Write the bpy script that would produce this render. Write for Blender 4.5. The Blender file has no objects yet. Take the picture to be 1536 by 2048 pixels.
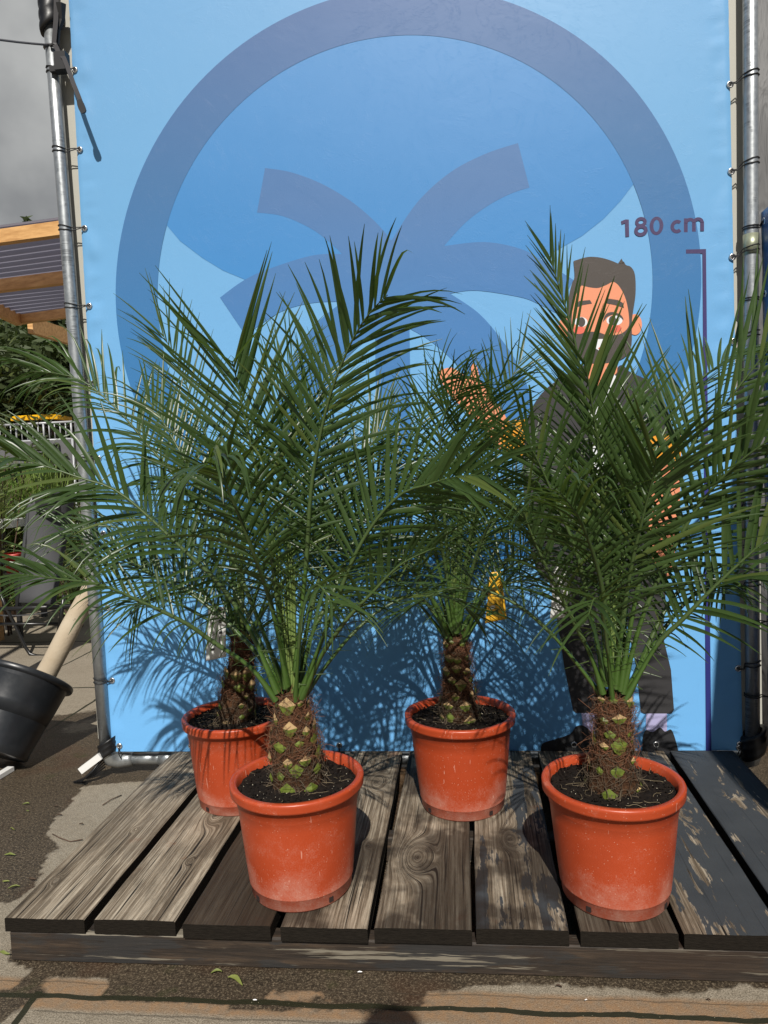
import bpy, math, random
from mathutils import Vector, Matrix, noise as mnoise
from mathutils.geometry import tessellate_polygon
sc = bpy.context.scene
COL = sc.collection
rnd = random.Random(7)
# ------------------------------------------------------------------ camera
IW, IH = 1536.0, 2048.0
F_PX = 1437.17
CAM = Vector((1.3689, -2.6889, 1.1897))
FW = Vector((-0.1032108, 0.99297116, -0.05792931)).normalized()
RT = Vector((0.99400357, 0.1008529, -0.04225636)).normalized()
UP = RT.cross(FW).normalized()
cd = bpy.data.cameras.new('camera'); cam = bpy.data.objects.new('camera', cd); COL.objects.link(cam)
cam.matrix_world = Matrix(((RT.x, UP.x, -FW.x, CAM.x), (RT.y, UP.y, -FW.y, CAM.y), (RT.z, UP.z, -FW.z, CAM.z), (0, 0, 0, 1)))
cd.sensor_fit = 'VERTICAL'; cd.sensor_height = 24.0; cd.lens = F_PX / IH * 24.0
cd.clip_start = 0.03; cd.clip_end = 400
sc.camera = cam
# ------------------------------------------------------------------ light
SUN = Vector((-0.0725, 0.7176, -0.6926)).normalized()      # the way the sunlight travels
EL = math.asin(-SUN.z); AZ = math.atan2(-SUN.x, -SUN.y)
ld = bpy.data.lights.new('sun', 'SUN'); ld.energy = 5.0; ld.angle = math.radians(0.55); ld.color = (1.0, 0.955, 0.88)
lo = bpy.data.objects.new('sun', ld); COL.objects.link(lo); lo.rotation_euler = SUN.to_track_quat('-Z', 'Y').to_euler(); lo.location = (3, -8, 9)
world = bpy.data.worlds.new('World'); sc.world = world; world.use_nodes = True
wn, wl = world.node_tree.nodes, world.node_tree.links
wn.clear()
sky = wn.new('ShaderNodeTexSky'); sky.sky_type = 'NISHITA'; sky.sun_disc = False; sky.sun_elevation = EL; sky.sun_rotation = AZ
bg = wn.new('ShaderNodeBackground'); bg.inputs[1].default_value = 0.044
wo = wn.new('ShaderNodeOutputWorld')
tc = wn.new('ShaderNodeTexCoord'); sep = wn.new('ShaderNodeSeparateXYZ'); wl.new(tc.outputs['Generated'], sep.inputs[0])
nz = wn.new('ShaderNodeTexNoise'); nz.inputs['Scale'].default_value = 5.0; nz.inputs['Detail'].default_value = 5; wl.new(tc.outputs['Generated'], nz.inputs['Vector'])
mr = wn.new('ShaderNodeMapRange'); mr.inputs[1].default_value = -0.15; mr.inputs[2].default_value = 0.35; wl.new(sep.outputs['Y'], mr.inputs[0])
cr = wn.new('ShaderNodeValToRGB'); cr.color_ramp.elements[0].position = .38; cr.color_ramp.elements[0].color = (5.9, 6.1, 6.3, 1)
cr.color_ramp.elements[1].position = .62; cr.color_ramp.elements[1].color = (10.6, 10.8, 10.7, 1); wl.new(nz.outputs['Fac'], cr.inputs[0])
mx = wn.new('ShaderNodeMix'); mx.data_type = 'RGBA'; wl.new(mr.outputs[0], mx.inputs[0]); wl.new(sky.outputs[0], mx.inputs[6]); wl.new(cr.outputs[0], mx.inputs[7])
wl.new(mx.outputs[2], bg.inputs[0]); wl.new(bg.outputs[0], wo.inputs[0])
sc.view_settings.view_transform = 'Standard'; sc.view_settings.look = 'None'; sc.view_settings.exposure = 0; sc.view_settings.gamma = 1
sc.view_settings.use_curve_mapping = False

# ------------------------------------------------------------------ helpers
def ray(u, v): return (RT * (u - IW / 2) + UP * (IH / 2 - v) + FW * F_PX)
def onY(u, v, Y):
    d = ray(u, v); return CAM + d * ((Y - CAM.y) / d.y)
def onZ(u, v, Z):
    d = ray(u, v); return CAM + d * ((Z - CAM.z) / d.z)

ORG = {}
class MB:
    def __init__(s): s.v = []; s.f = []; s.m = []
    def quadstrip(s, rows, mat=0, closed=False):
        b = len(s.v); n = len(rows[0])
        for r in rows: s.v.extend([tuple(p) for p in r])
        for i in range(len(rows) - 1):
            for j in range(n if closed else n - 1):
                k = (j + 1) % n
                s.f.append((b + i * n + j, b + i * n + k, b + (i + 1) * n + k, b + (i + 1) * n + j)); s.m.append(mat)
    def tube(s, pts, rad, n=8, mat=0, caps=True, flat=1.0, upv=None):
        pts = [Vector(p) for p in pts]
        if not hasattr(rad, '__len__'): rad = [rad] * len(pts)
        T0 = (pts[1] - pts[0]).normalized()
        a = upv or (Vector((0, 0, 1)) if abs(T0.z) < .9 else Vector((1, 0, 0)))
        rows = []
        for i, p in enumerate(pts):
            T = (pts[min(i + 1, len(pts) - 1)] - pts[max(i - 1, 0)])
            if T.length < 1e-9: T = T0
            T.normalize(); a = (a - T * a.dot(T)).normalized(); b = T.cross(a)
            rows.append([p + (a * math.cos(q) * flat + b * math.sin(q)) * rad[i] for q in [2 * math.pi * k / n for k in range(n)]])
        b0 = len(s.v); s.quadstrip(rows, mat, True)
        if caps:
            s.f.append(tuple(b0 + k for k in range(n))[::-1]); s.m.append(mat)
            e = b0 + (len(pts) - 1) * n; s.f.append(tuple(e + k for k in range(n))); s.m.append(mat)
    def box(s, c, size, mat=0, M=None):
        c = Vector(c); b = len(s.v)
        for x in (-.5, .5):
            for y in (-.5, .5):
                for z in (-.5, .5):
                    p = Vector((x * size[0], y * size[1], z * size[2]))
                    if M: p = M @ p
                    s.v.append(tuple(c + p))
        for f in ((0, 1, 3, 2), (4, 6, 7, 5), (0, 4, 5, 1), (2, 3, 7, 6), (0, 2, 6, 4), (1, 5, 7, 3)):
            s.f.append(tuple(b + i for i in f)); s.m.append(mat)
    def beam(s, a, b, w, h, mat=0):       # box from a to b, w across, h high
        a, b = Vector(a), Vector(b); d = b - a; L = d.length; x = d.normalized()
        z = Vector((0, 0, 1)); z = (z - x * z.dot(x)).normalized() if abs(x.z) < .98 else Vector((0, 1, 0)); y = z.cross(x)
        M = Matrix((x, y, z)).transposed(); s.box((a + b) / 2, (L, w, h), mat, M)
    def lathe(s, prof, n=48, c=(0, 0, 0), mats=None, fn=None):
        rows = []
        for k, (r, z) in enumerate(prof):
            rows.append([Vector((c[0] + r * math.cos(q), c[1] + r * math.sin(q), c[2] + z)) for q in [2 * math.pi * i / n for i in range(n)]])
        if fn: rows = [[fn(p) for p in r] for r in rows]
        b = len(s.v)
        for r in rows: s.v.extend([tuple(p) for p in r])
        for i in range(len(rows) - 1):
            for j in range(n):
                k = (j + 1) % n
                s.f.append((b + i * n + j, b + i * n + k, b + (i + 1) * n + k, b + (i + 1) * n + j)); s.m.append(mats[i] if mats else 0)
    def poly(s, pts, mat=0):
        pts = [Vector(p) for p in pts]; b = len(s.v); s.v.extend([tuple(p) for p in pts])
        for t in tessellate_polygon([pts]):
            a, c, d = [pts[i] for i in t]
            if (c - a).cross(d - a).y > 0: t = (t[0], t[2], t[1])
            s.f.append(tuple(b + i for i in t)); s.m.append(mat)
    def build(s, name, mats, parent=None, smooth=True, loc=None):
        me = bpy.data.meshes.new(name)
        org = Vector(loc) if loc is not None else None
        if org is None and parent is not None: org = Vector(ORG.get(parent.name, parent.matrix_world.translation))
        v = s.v if org is None else [(p[0] - org.x, p[1] - org.y, p[2] - org.z) for p in s.v]
        me.from_pydata(v, [], s.f)
        for m in (mats if isinstance(mats, (list, tuple)) else [mats]): me.materials.append(m)
        me.polygons.foreach_set('material_index', s.m)
        me.polygons.foreach_set('use_smooth', [smooth] * len(s.f))
        me.update()
        o = bpy.data.objects.new(name, me); COL.objects.link(o)
        if parent is not None: o.parent = parent; ORG[o.name] = org.copy()
        elif org is not None: o.location = org
        if parent is None and org is not None: o.matrix_world = Matrix.Translation(org)
        return o

def tag(o, label=None, cat=None, group=None, kind=None):
    if label: o['label'] = label
    if cat: o['category'] = cat
    if group: o['group'] = group
    if kind: o['kind'] = kind
    return o
def empty(name, loc, label, cat, group=None):
    o = bpy.data.objects.new(name, None); o.empty_display_size = .05; COL.objects.link(o); o.location = loc
    o.matrix_world = Matrix.Translation(Vector(loc)); return tag(o, label, cat, group)

# ---- material helpers
class NT:
    def __init__(s, name):
        s.m = bpy.data.materials.new(name); s.m.use_nodes = True; s.t = s.m.node_tree; s.n = s.t.nodes; s.l = s.t.links
        s.b = s.n['Principled BSDF']; s.out = s.n['Material Output']
    def N(s, t, **k):
        n = s.n.new(t)
        for a, b in k.items(): setattr(n, a, b)
        return n
    def L(s, a, b): s.l.new(a, b)
    def coord(s, kind='Object', scale=(1, 1, 1), loc=(0, 0, 0)):
        c = s.N('ShaderNodeTexCoord'); m = s.N('ShaderNodeMapping'); m.inputs['Scale'].default_value = scale; m.inputs['Location'].default_value = loc
        s.L(c.outputs[kind], m.inputs[0]); return m.outputs[0]
    def noise(s, vec, scale, detail=4, rough=.55, dist=0):
        n = s.N('ShaderNodeTexNoise'); n.inputs['Scale'].default_value = scale; n.inputs['Detail'].default_value = detail
        n.inputs['Roughness'].default_value = rough; n.inputs['Distortion'].default_value = dist
        if vec is not None: s.L(vec, n.inputs['Vector'])
        return n.outputs['Fac']
    def ramp(s, fac, stops):
        r = s.N('ShaderNodeValToRGB'); e = r.color_ramp.elements
        while len(e) < len(stops): e.new(.5)
        for i, (p, c) in enumerate(stops):
            e[i].position = p; e[i].color = tuple(c) + (1,) if hasattr(c, '__len__') else (c, c, c, 1)
        s.L(fac, r.inputs[0]); return r.outputs[0]
    def mix(s, fac, a, b, mode='MIX'):
        m = s.N('ShaderNodeMix', data_type='RGBA', blend_type=mode)
        for sock, x in ((m.inputs[0], fac), (m.inputs[6], a), (m.inputs[7], b)):
            if hasattr(x, 'is_linked') or hasattr(x, 'links'): s.L(x, sock)
            elif hasattr(x, '__len__'): sock.default_value = tuple(x) + ((1,) if len(x) == 3 else ())
            else: sock.default_value = x
        return m.outputs[2]
    def math(s, op, a, b=0.0, c=None, clamp=False):
        m = s.N('ShaderNodeMath', operation=op); m.use_clamp = clamp
        for i, x in enumerate((a, b) if c is None else (a, b, c)):
            if isinstance(x, (int, float)): m.inputs[i].default_value = x
            else: s.L(x, m.inputs[i])
        return m.outputs[0]
    def bump(s, h, strength=.4, dist=.002, prev=None):
        b = s.N('ShaderNodeBump'); b.inputs['Strength'].default_value = strength; b.inputs['Distance'].default_value = dist
        s.L(h, b.inputs['Height'])
        if prev is not None: s.L(prev, b.inputs['Normal'])
        return b.outputs[0]
    def set(s, col=None, rough=None, metal=None, normal=None, spec=None):
        for k, x in (('Base Color', col), ('Roughness', rough), ('Metallic', metal), ('Normal', normal), ('Specular IOR Level', spec)):
            if x is None: continue
            if isinstance(x, (int, float)): s.b.inputs[k].default_value = x
            elif hasattr(x, 'links'): s.L(x, s.b.inputs[k])
            else: s.b.inputs[k].default_value = tuple(x) + (1,)
        return s.m

def plain(name, col, rough=.6, metal=0, var=.25, scale=30, bump=.15):
    t = NT(name); c = t.coord()
    n = t.noise(c, scale, 5); n2 = t.noise(c, scale * .13, 3)
    f = t.math('MULTIPLY', t.math('ADD', n, n2), .5)
    col_ = t.mix(f, [x * (1 - var) for x in col], [min(1, x * (1 + var)) for x in col])
    return t.set(col_, rough, metal, t.bump(n, bump, .001))

def leaf_mat(name, a, b, trans=.28, tcol=(.16, .28, .04), rough=.38):
    t = NT(name); oi = t.N('ShaderNodeObjectInfo'); c = t.coord()
    n = t.noise(c, 9, 3); n2 = t.noise(c, 120, 2)
    ge = t.N('ShaderNodeNewGeometry'); f = t.math('ADD', t.math('MULTIPLY', oi.outputs['Random'], .4), t.math('MULTIPLY', n, .35)); f = t.math('ADD', f, t.math('MULTIPLY', ge.outputs['Random Per Island'], .35))
    col = t.mix(f, a, b); col = t.mix(t.ramp(ge.outputs['Random Per Island'], [(.93, 0.0), (.95, .6)]), col, (.11, .13, .03))
    col = t.mix(t.math('MULTIPLY', n2, .35), col, [x * 1.7 for x in b])
    t.set(col, rough, 0, None, .45)
    tr = t.N('ShaderNodeBsdfTranslucent'); tr.inputs[0].default_value = tuple(tcol) + (1,)
    ms = t.N('ShaderNodeMixShader'); ms.inputs[0].default_value = trans
    t.L(t.b.outputs[0], ms.inputs[1]); t.L(tr.outputs[0], ms.inputs[2]); t.L(ms.outputs[0], t.out.inputs[0])
    return t.m

M_leaf = leaf_mat('palm_leaflet_green', (.006, .018, .007), (.050, .088, .022), .22, (.18, .29, .035), .33)
M_rachis = plain('palm_rachis_green', (.060, .095, .028), .4, 0, .35, 25)
M_petiole = plain('palm_petiole_green', (.055, .105, .020), .35, 0, .45, 20)
M_spear = leaf_mat('spear_leaf_green', (.15, .23, .06), (.22, .30, .09), .25, (.25, .35, .08))
M_metal = NT('galvanised_steel')
def _galv(t):
    c = t.coord('Object', (1, 1, 1)); n = t.noise(c, 55, 5, .6); cs = t.coord('Object', (12, 12, 3.2)); n2 = t.noise(cs, 2, 5, .7)
    cr_ = t.coord('Object', (2, 2, 60)); n3 = t.noise(cr_, 3, 4, .65); band = t.math('MULTIPLY', t.ramp(n2, [(.52, 0.0), (.62, 1.0)]), t.ramp(n3, [(.45, 0.0), (.6, 1.0)]))
    col = t.mix(n, (.30, .32, .33), (.50, .52, .53)); col = t.mix(t.math('MULTIPLY', band, .65), col, (.11, .115, .12))
    t.set(col, t.math('ADD', t.math('MULTIPLY', n, .25), .28), .75, t.bump(n, .12, .001))
_galv(M_metal); M_metal = M_metal.m
M_ring = plain('grommet_steel', (.7, .7, .7), .25, .9, .05, 50, .02)
M_black = plain('black_rubber', (.012, .012, .013), .55, 0, .4, 40)
M_tape = plain('black_tape', (.009, .009, .010), .42, 0, .4, 60, .5)
M_strap = plain('dark_strap_webbing', (.035, .033, .036), .75, 0, .3, 300, .6)
M_white = plain('white_plastic', (.75, .74, .72), .45, 0, .06, 20)
M_beige = plain('beige_panel', (.42, .41, .36), .6, 0, .08, 12)

# ------------------------------------------------------------------ ground
PT = .116                                  # top of the planks
def poly_world(pts, z=0): return [onZ(u, v, z).to_2d() for u, v in pts]
DRY = [poly_world(p) for p in (
    [(165, 1572), (225, 1566), (300, 1560), (420, 1545), (420, 1700), (200, 1800), (60, 1800), (75, 1755), (88, 1735), (92, 1708), (122, 1700), (112, 1684), (92, 1668), (104, 1650), (122, 1625), (148, 1598)],
    [(-60, 1800), (0, 1806), (30, 1800), (60, 1780), (70, 1830), (14, 1920), (50, 1935), (62, 1948), (20, 1975), (-60, 1975)],
    [(93, 1954), (220, 1958), (214, 1990), (90, 1984)],
    [(835, 1992), (905, 1978), (1050, 1966), (1180, 1970), (1320, 1986), (1440, 1974), (1700, 1972), (1700, 2300), (700, 2300), (600, 2120), (768, 2055), (900, 2020)],
    [(70, 2000), (95, 1988), (220, 1998), (420, 2006), (560, 2018), (700, 2022), (900, 2015), (900, 2300), (40, 2300), (0, 2040)],
    [(520, 1985), (640, 1982), (690, 1992), (620, 1998), (540, 1996)],
)]
def inside(p, poly):
    c = False; n = len(poly); j = n - 1
    for i in range(n):
        if (poly[i].y > p[1]) != (poly[j].y > p[1]) and p[0] < (poly[j].x - poly[i].x) * (p[1] - poly[i].y) / (poly[j].y - poly[i].y) + poly[i].x: c = not c
        j = i
    return c
def axis(lo, hi, st, far):
    a = [lo + i * st for i in range(int((hi - lo) / st) + 1)]; e = []; d = st * 2; x = a[-1]
    while x < far: x += d; e.append(x); d *= 1.5
    g = []; d = st * 2; x = a[0]
    while x > -far: x -= d; g.append(x); d *= 1.5
    return g[::-1] + a + e
gx = axis(-1.0, 2.7, .017, 60); gy = axis(-1.7, .9, .017, 60)
def is_dry(x, y):
    q = (x + .012 * mnoise.noise((x * 14, y * 14, 0)), y + .012 * mnoise.noise((x * 14, y * 14, 5)))
    if y > 1.0: return 1.0
    if y > .45: return min(1, max(0, (y - .62) * 4 + mnoise.noise((x * 3, y * 5, 1)) * 1.4))
    if y < -1.75: return 1.0
    if not (-1.0 < x < 2.75): return 0.0
    return sum(1.0 if any(inside((q[0] + a, q[1] + b), p) for p in DRY) else 0.0 for a, b in ((0, 0), (.014, .005), (-.013, .006), (.004, -.014), (-.004, .013))) / 5
gm = MB(); gm.v = [(x, y, 0.0) for y in gy for x in gx]
nx = len(gx)
for j in range(len(gy) - 1):
    for i in range(nx - 1): gm.f.append((j * nx + i, j * nx + i + 1, (j + 1) * nx + i + 1, (j + 1) * nx + i)); gm.m.append(0)
tg = NT('paving_concrete')
def _ground(t):
    c = t.coord(); at = t.N('ShaderNodeAttribute'); at.attribute_name = 'dry'
    big = t.noise(c, 3.5, 5); fine = t.noise(c, 260, 3, .7); mid = t.noise(c, 38, 5, .6)
    edge = t.math('ADD', at.outputs['Fac'], t.math('MULTIPLY', t.math('SUBTRACT', mid, .5), .9)); dry = t.ramp(edge, [(.36, 0.0), (.48, .45), (.66, 1.0)])
    sx = t.N('ShaderNodeSeparateXYZ'); t.L(c, sx.inputs[0]); X, Y = sx.outputs[0], sx.outputs[1]
    wob = t.math('MULTIPLY', t.math('SUBTRACT', t.noise(c, 9, 3), .5), .022)
    Yw = t.math('ADD', Y, wob); Xw = t.math('ADD', X, wob)
    base = t.mix(big, (.28, .235, .175), (.44, .385, .30)); base = t.mix(t.math('MULTIPLY', t.ramp(mid, [(.35, 1.0), (.55, 0.0)]), .35), base, (.16, .125, .085)); base = t.mix(t.ramp(fine, [(.38, 0.0), (.60, 1.0)]), [.15, .125, .09], base)
    def near(v, p, w): return t.math('LESS_THAN', t.math('ABSOLUTE', t.math('SUBTRACT', v, p)), w)
    # rusty worn bands along the slab edges
    band = t.math('SUBTRACT', 1.0, t.math('DIVIDE', t.math('ABSOLUTE', t.math('ADD', Yw, 1.165)), .055), clamp=True)
    band = t.math('MULTIPLY', t.ramp(band, [(.0, 0.0), (.25, 1.0)]), t.ramp(mid, [(.3, .35), (.6, 1.0)]))
    base = t.mix(t.math('MULTIPLY', band, .85), base, t.mix(mid, (.17, .085, .035), (.34, .21, .11)))
    jl = t.math('MAXIMUM', near(Yw, -1.172, .0075), near(Yw, -.02 + 1.25, .008))
    for p in (.35 - 1.0, .35 + 1.0 - 2.6, .35 + 3.5): jl = t.math('MAXIMUM', jl, near(Xw, p, .007))
    front = t.math('MULTIPLY', near(Xw, .348, .008), t.math('LESS_THAN', Y, -1.16)); jl = t.math('MAXIMUM', jl, front)
    jl = t.math('MAXIMUM', jl, near(Yw, 2.4, .01)); jl = t.math('MAXIMUM', jl, near(Yw, 3.6, .01)); jl = t.math('MAXIMUM', jl, near(Yw, -2.4, .008))
    ch = t.math('MULTIPLY', near(Yw, -1.222, .0025), t.math('GREATER_THAN', X, .37)); ch2 = near(Yw, -1.128, .002)
    wetc = t.mix(t.noise(c, 6, 5, .6), (.016, .012, .008), (.085, .062, .040)); wetc = t.mix(t.math('MULTIPLY', t.ramp(t.noise(c, 170, 3, .8), [(.50, 0.0), (.62, 1.0)]), .85), wetc, (.21, .165, .11)); wetc = t.mix(t.math('MULTIPLY', t.ramp(t.noise(c, 75, 4, .7), [(.5, 0.0), (.62, 1.0)]), .6), wetc, (.012, .009, .006))
    rust = t.ramp(t.noise(c, 2.6, 4), [(.55, 0.0), (.7, 1.0)]); wetc = t.mix(t.math('MULTIPLY', rust, .6), wetc, (.065, .028, .014))
    moss = t.ramp(t.noise(c, 7.3, 5), [(.60, 0.0), (.70, 1.0)]); wetc = t.mix(t.math('MULTIPLY', moss, .55), wetc, (.035, .042, .012))
    col = t.mix(dry, wetc, base); col = t.mix(t.math('MULTIPLY', t.math('MAXIMUM', ch, ch2), .5), col, (.05, .038, .026)); col = t.mix(jl, col, (.022, .022, .010))
    spk = t.N('ShaderNodeTexVoronoi'); spk.inputs['Scale'].default_value = 85; t.L(c, spk.inputs['Vector'])
    sm = t.math('LESS_THAN', spk.outputs['Distance'], .075); sm = t.math('MULTIPLY', sm, t.ramp(mid, [(.48, 0.0), (.52, 1.0)])); col = t.mix(sm, col, (.42, .37, .25))
    rough = t.math('ADD', t.math('MULTIPLY', dry, .38), .5)
    base = base; h = t.math('SUBTRACT', t.math('ADD', fine, t.math('MULTIPLY', mid, 1.2)), t.math('MULTIPLY', jl, 6.0))
    t.set(col, rough, 0, t.bump(h, .8, .0028), .35)
_ground(tg)
g = gm.build('ground', tg.m, smooth=False); tag(g, kind='structure')
at = g.data.attributes.new('dry', 'FLOAT', 'POINT'); at.data.foreach_set('value', [is_dry(x, y) for y in gy for x in gx])

# ------------------------------------------------------------------ wooden platform
def wood_mat(name, wet=0.0, paint=0.0, tone=1.0, warm=0.0, pmode=0):
    t = NT(name); a = t.N('ShaderNodeAttribute'); a.attribute_name = 'grain'; ak = t.N('ShaderNodeAttribute'); ak.attribute_name = 'knot'
    c = t.coord(); s = t.N('ShaderNodeSeparateXYZ'); t.L(c, s.inputs[0])
    cx = t.N('ShaderNodeCombineXYZ'); t.L(a.outputs['Fac'], cx.inputs[0]); t.L(t.math('MULTIPLY', s.outputs[1], .016), cx.inputs[1]); t.L(s.outputs[2], cx.inputs[2])
    n1 = t.noise(cx.outputs[0], 210, 5, .75); n2 = t.noise(cx.outputs[0], 62, 4, .65); n3 = t.noise(c, 9, 4)
    c2 = t.N('ShaderNodeCombineXYZ'); t.L(a.outputs['Fac'], c2.inputs[0]); t.L(t.math('MULTIPLY', s.outputs[1], .012), c2.inputs[1])
    crack = t.ramp(t.noise(c2.outputs[0], 120, 3, .6), [(.335, 1.0), (.39, 0.0)])
    f = t.math('ADD', t.math('MULTIPLY', n1, .62), t.math('MULTIPLY', n2, .38))
    lo_, mi, hi = (.020, .015, .010), (.17, .132, .092), (.52, .445, .34)
    col = t.ramp(f, [(.36, [x * tone for x in lo_]), (.47, [x * tone for x in mi]), (.62, [x * tone for x in hi])])
    col = t.mix(t.math('MULTIPLY', t.ramp(n3, [(.45, 0.0), (.7, 1.0)]), .28), col, (.13, .10, .065))
    if warm: col = t.mix(warm, col, (.10, .055, .025))
    col = t.mix(crack, col, (.012, .010, .008))
    gr_ = t.ramp(t.math('ADD', t.noise(t.coord('Object', (1, .22, 1)), 16, 6, .65), t.math('MULTIPLY', n2, .25)), [(.60, 0.0), (.66, 1.0)]); col = t.mix(t.math('MULTIPLY', gr_, .30), col, (.030, .024, .017))
    rustm = t.math('MULTIPLY', t.ramp(t.noise(c, 5.5, 5, .6), [(.64, 0.0), (.70, 1.0)]), t.ramp(n2, [(.4, .2), (.6, 1.0)])); col = t.mix(t.math('MULTIPLY', rustm, .7), col, (.16, .062, .028))
    col = t.mix(t.math('MULTIPLY', ak.outputs['Fac'], .85), col, (.028, .020, .014))
    rough = .75
    if paint:
        cp = t.coord('Object', (1, .24, 1)); p = t.math('ADD', t.math('MULTIPLY', t.noise(cp, 13, 6, .62, .4), .6), t.math('MULTIPLY', t.noise(cp, 60, 4, .6), .16)); p = t.math('ADD', p, t.math('MULTIPLY', n2, .24))
        if pmode: p = t.math('ADD', p, t.math('MULTIPLY', s.outputs[0], pmode))
        m = t.ramp(p, [(.5 + .5 * (.5 - paint) - .004, 0.0), (.5 + .5 * (.5 - paint) + .006, 1.0)])
        col = t.mix(m, col, t.mix(n3, (.034, .038, .043), (.060, .065, .070)))
    if wet:
        wn_ = t.ramp(t.math('ADD', t.noise(c, 4.0, 4), t.math('MULTIPLY', s.outputs[1], -.12)), [(.60 - wet * .5, 0.0), (.68 - wet * .5, 1.0)])
        col = t.mix(wn_, col, t.mix(.75, col, (.018, .012, .008)))
    h = t.math('SUBTRACT', f, t.math('MULTIPLY', crack, .5)); 
    return t.set(col, rough, 0, t.bump(h, .8, .0035), .25)
def _end():
    t = NT('plank_dark_end_side'); c = t.coord('Object', (1, 1, 5)); w = t.noise(c, 60, 5, .7); 
    return t.set(t.mix(w, (.003, .0026, .002), (.026, .021, .016)), .85, 0, t.bump(w, .8, .003), .1)
M_end = _end()
plat = empty('wooden_platform', (1.26, -.53, 0), 'low wooden platform of weathered grey planks with peeling dark paint under the four pots', 'platform')
PY0, PY1 = -1.066, -.012
def plank(x0, x1, xb0, xb1, mat, knots, seed, th=.036, skew=0):
    r = random.Random(seed); NX, NY = 22, 150; m = MB(); g = []; kk = []
    bow = r.uniform(-.002, .002)
    def field(u, y):
        x = (u - .5) * .18
        v = x * 1.0 + .0016 * mnoise.noise((x * 8, y * 2.2, seed)) + .004 * mnoise.noise((x * 2, y * .9, seed + 9)); k = 0
        for kx, ky, a, s in knots:
            d2 = ((x - kx) / s) ** 2 + ((y - ky) / (s * 2.6)) ** 2
            v += a * math.exp(-d2); k += math.exp(-(((x - kx) / (s * .42)) ** 2 + ((y - ky) / (s * .6)) ** 2) ** 1.5)
        return v + seed * .37, min(1, k)
    prof = [0.0, .0035] ; 
    rows = []; gr = []; kr = []
    for j in range(NY + 1):
        t_ = j / NY; y = PY0 + (PY1 - PY0) * t_ + (skew * (1 - t_))
        xa = x0 + (xb0 - x0) * t_; xb = x1 + (xb1 - x1) * t_; row = []; gg = []; kq = []
        wa = .0022 * mnoise.noise((y * 6, seed, 0)); wb = .0022 * mnoise.noise((y * 6, seed, 7))
        us = [0] + [i / NX for i in range(NX + 1)] + [1]
        for i, u in enumerate(us):
            x = xa + (xb - xa) * u; z = PT
            f_, k_ = field(u, y)
            z += .0011 * mnoise.noise((f_ * 160, y * 3, 0)) - .0022 * k_ + bow * math.sin(u * 3.14)
            if i == 0: x, z = xa, PT - th
            elif i == len(us) - 1: x, z = xb, PT - th
            elif i == 1: z -= .0025; 
            elif i == len(us) - 2: z -= .0025
            if i <= 1: x += wa
            if i >= len(us) - 2: x += wb
            if i == 2: x = xa + .003 + wa
            if i == len(us) - 3: x = xb - .003 + wb
            row.append((x, y, z)); gg.append(f_); kq.append(k_)
        rows.append(row); gr += gg; kr += kq
    m.quadstrip(rows, 0); n = len(rows[0])
    m.m = [1 if (k % (n - 1)) in (0, n - 2) else 0 for k in range(len(m.f))]  # long sides share the dark end material, so the plank gaps read black
    nv = len(m.v)
    # front and back end faces as their own vertices so the end grain keeps its own shade
    for row, flip in ((rows[0], False), (rows[-1], True)):
        b = len(m.v); m.v += [tuple(p) for p in row]; idx = tuple(range(b, b + len(row))); m.f.append(idx[::-1] if not flip else idx); m.m.append(1)
        gr += [0] * len(row); kr += [0] * len(row)
    b = len(m.v); m.v += [rows[0][0], rows[0][-1], rows[-1][-1], rows[-1][0]]; m.f.append((b, b + 1, b + 2, b + 3)); m.m.append(1); gr += [0] * 4; kr += [0] * 4
    o = m.build('plank', [mat, M_end], plat, smooth=True)
    A = o.data.attributes.new('grain', 'FLOAT', 'POINT'); A.data.foreach_set('value', gr)
    A = o.data.attributes.new('knot', 'FLOAT', 'POINT'); A.data.foreach_set('value', kr)
    for p in o.data.polygons:
        if p.material_index == 1: p.use_smooth = False
    return o
W_grey = wood_mat('weathered_plank_grey', .0, 0, 1.0); W_wet = wood_mat('weathered_plank_wet', .75, 0, .55, .35)
W_mid = wood_mat('weathered_plank_brown', .30, 0, 1.0, .08); W_part = wood_mat('plank_half_painted', .10, .46, .95, 0)
W_paint = wood_mat('plank_painted_dark', 0, .56, .95, .05); W_paint2 = wood_mat('plank_painted_darker', 0, .61, .95, .05)
plank(.205, .414, .214, .425, W_grey, [(.05, -.35, .05, .012), (-.06, -.9, .03, .008), (.02, -.62, .03, .007)], 1)
plank(.439, .647, .448, .655, W_grey, [(.015, -.53, .09, .024), (.03, -.80, .04, .008)], 2)
plank(.669, .886, .680, .900, W_wet, [(-.02, -.45, .08, .018)], 3, skew=-.008)
plank(.911, 1.119, .920, 1.122, W_mid, [(.03, -.28, .13, .022), (.05, -.7, .03, .008)], 4, skew=-.01)
plank(1.136, 1.364, 1.150, 1.369, W_mid, [(-.028, -.76, .16, .028)], 5, skew=-.006)
plank(1.374, 1.586, 1.388, 1.605, W_part, [(-.005, -.66, .10, .017), (-.05, -.50, .05, .008)], 6)
plank(1.611, 1.828, 1.632, 1.850, W_mid, [(0, -.3, .1, .02)], 7)
plank(1.841, 2.062, 1.868, 2.088, W_paint, [(.04, -.5, .08, .015)], 8)
plank(2.085, 2.31, 2.111, 2.334, W_paint2, [(-.04, -.35, .1, .02)], 9)
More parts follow.
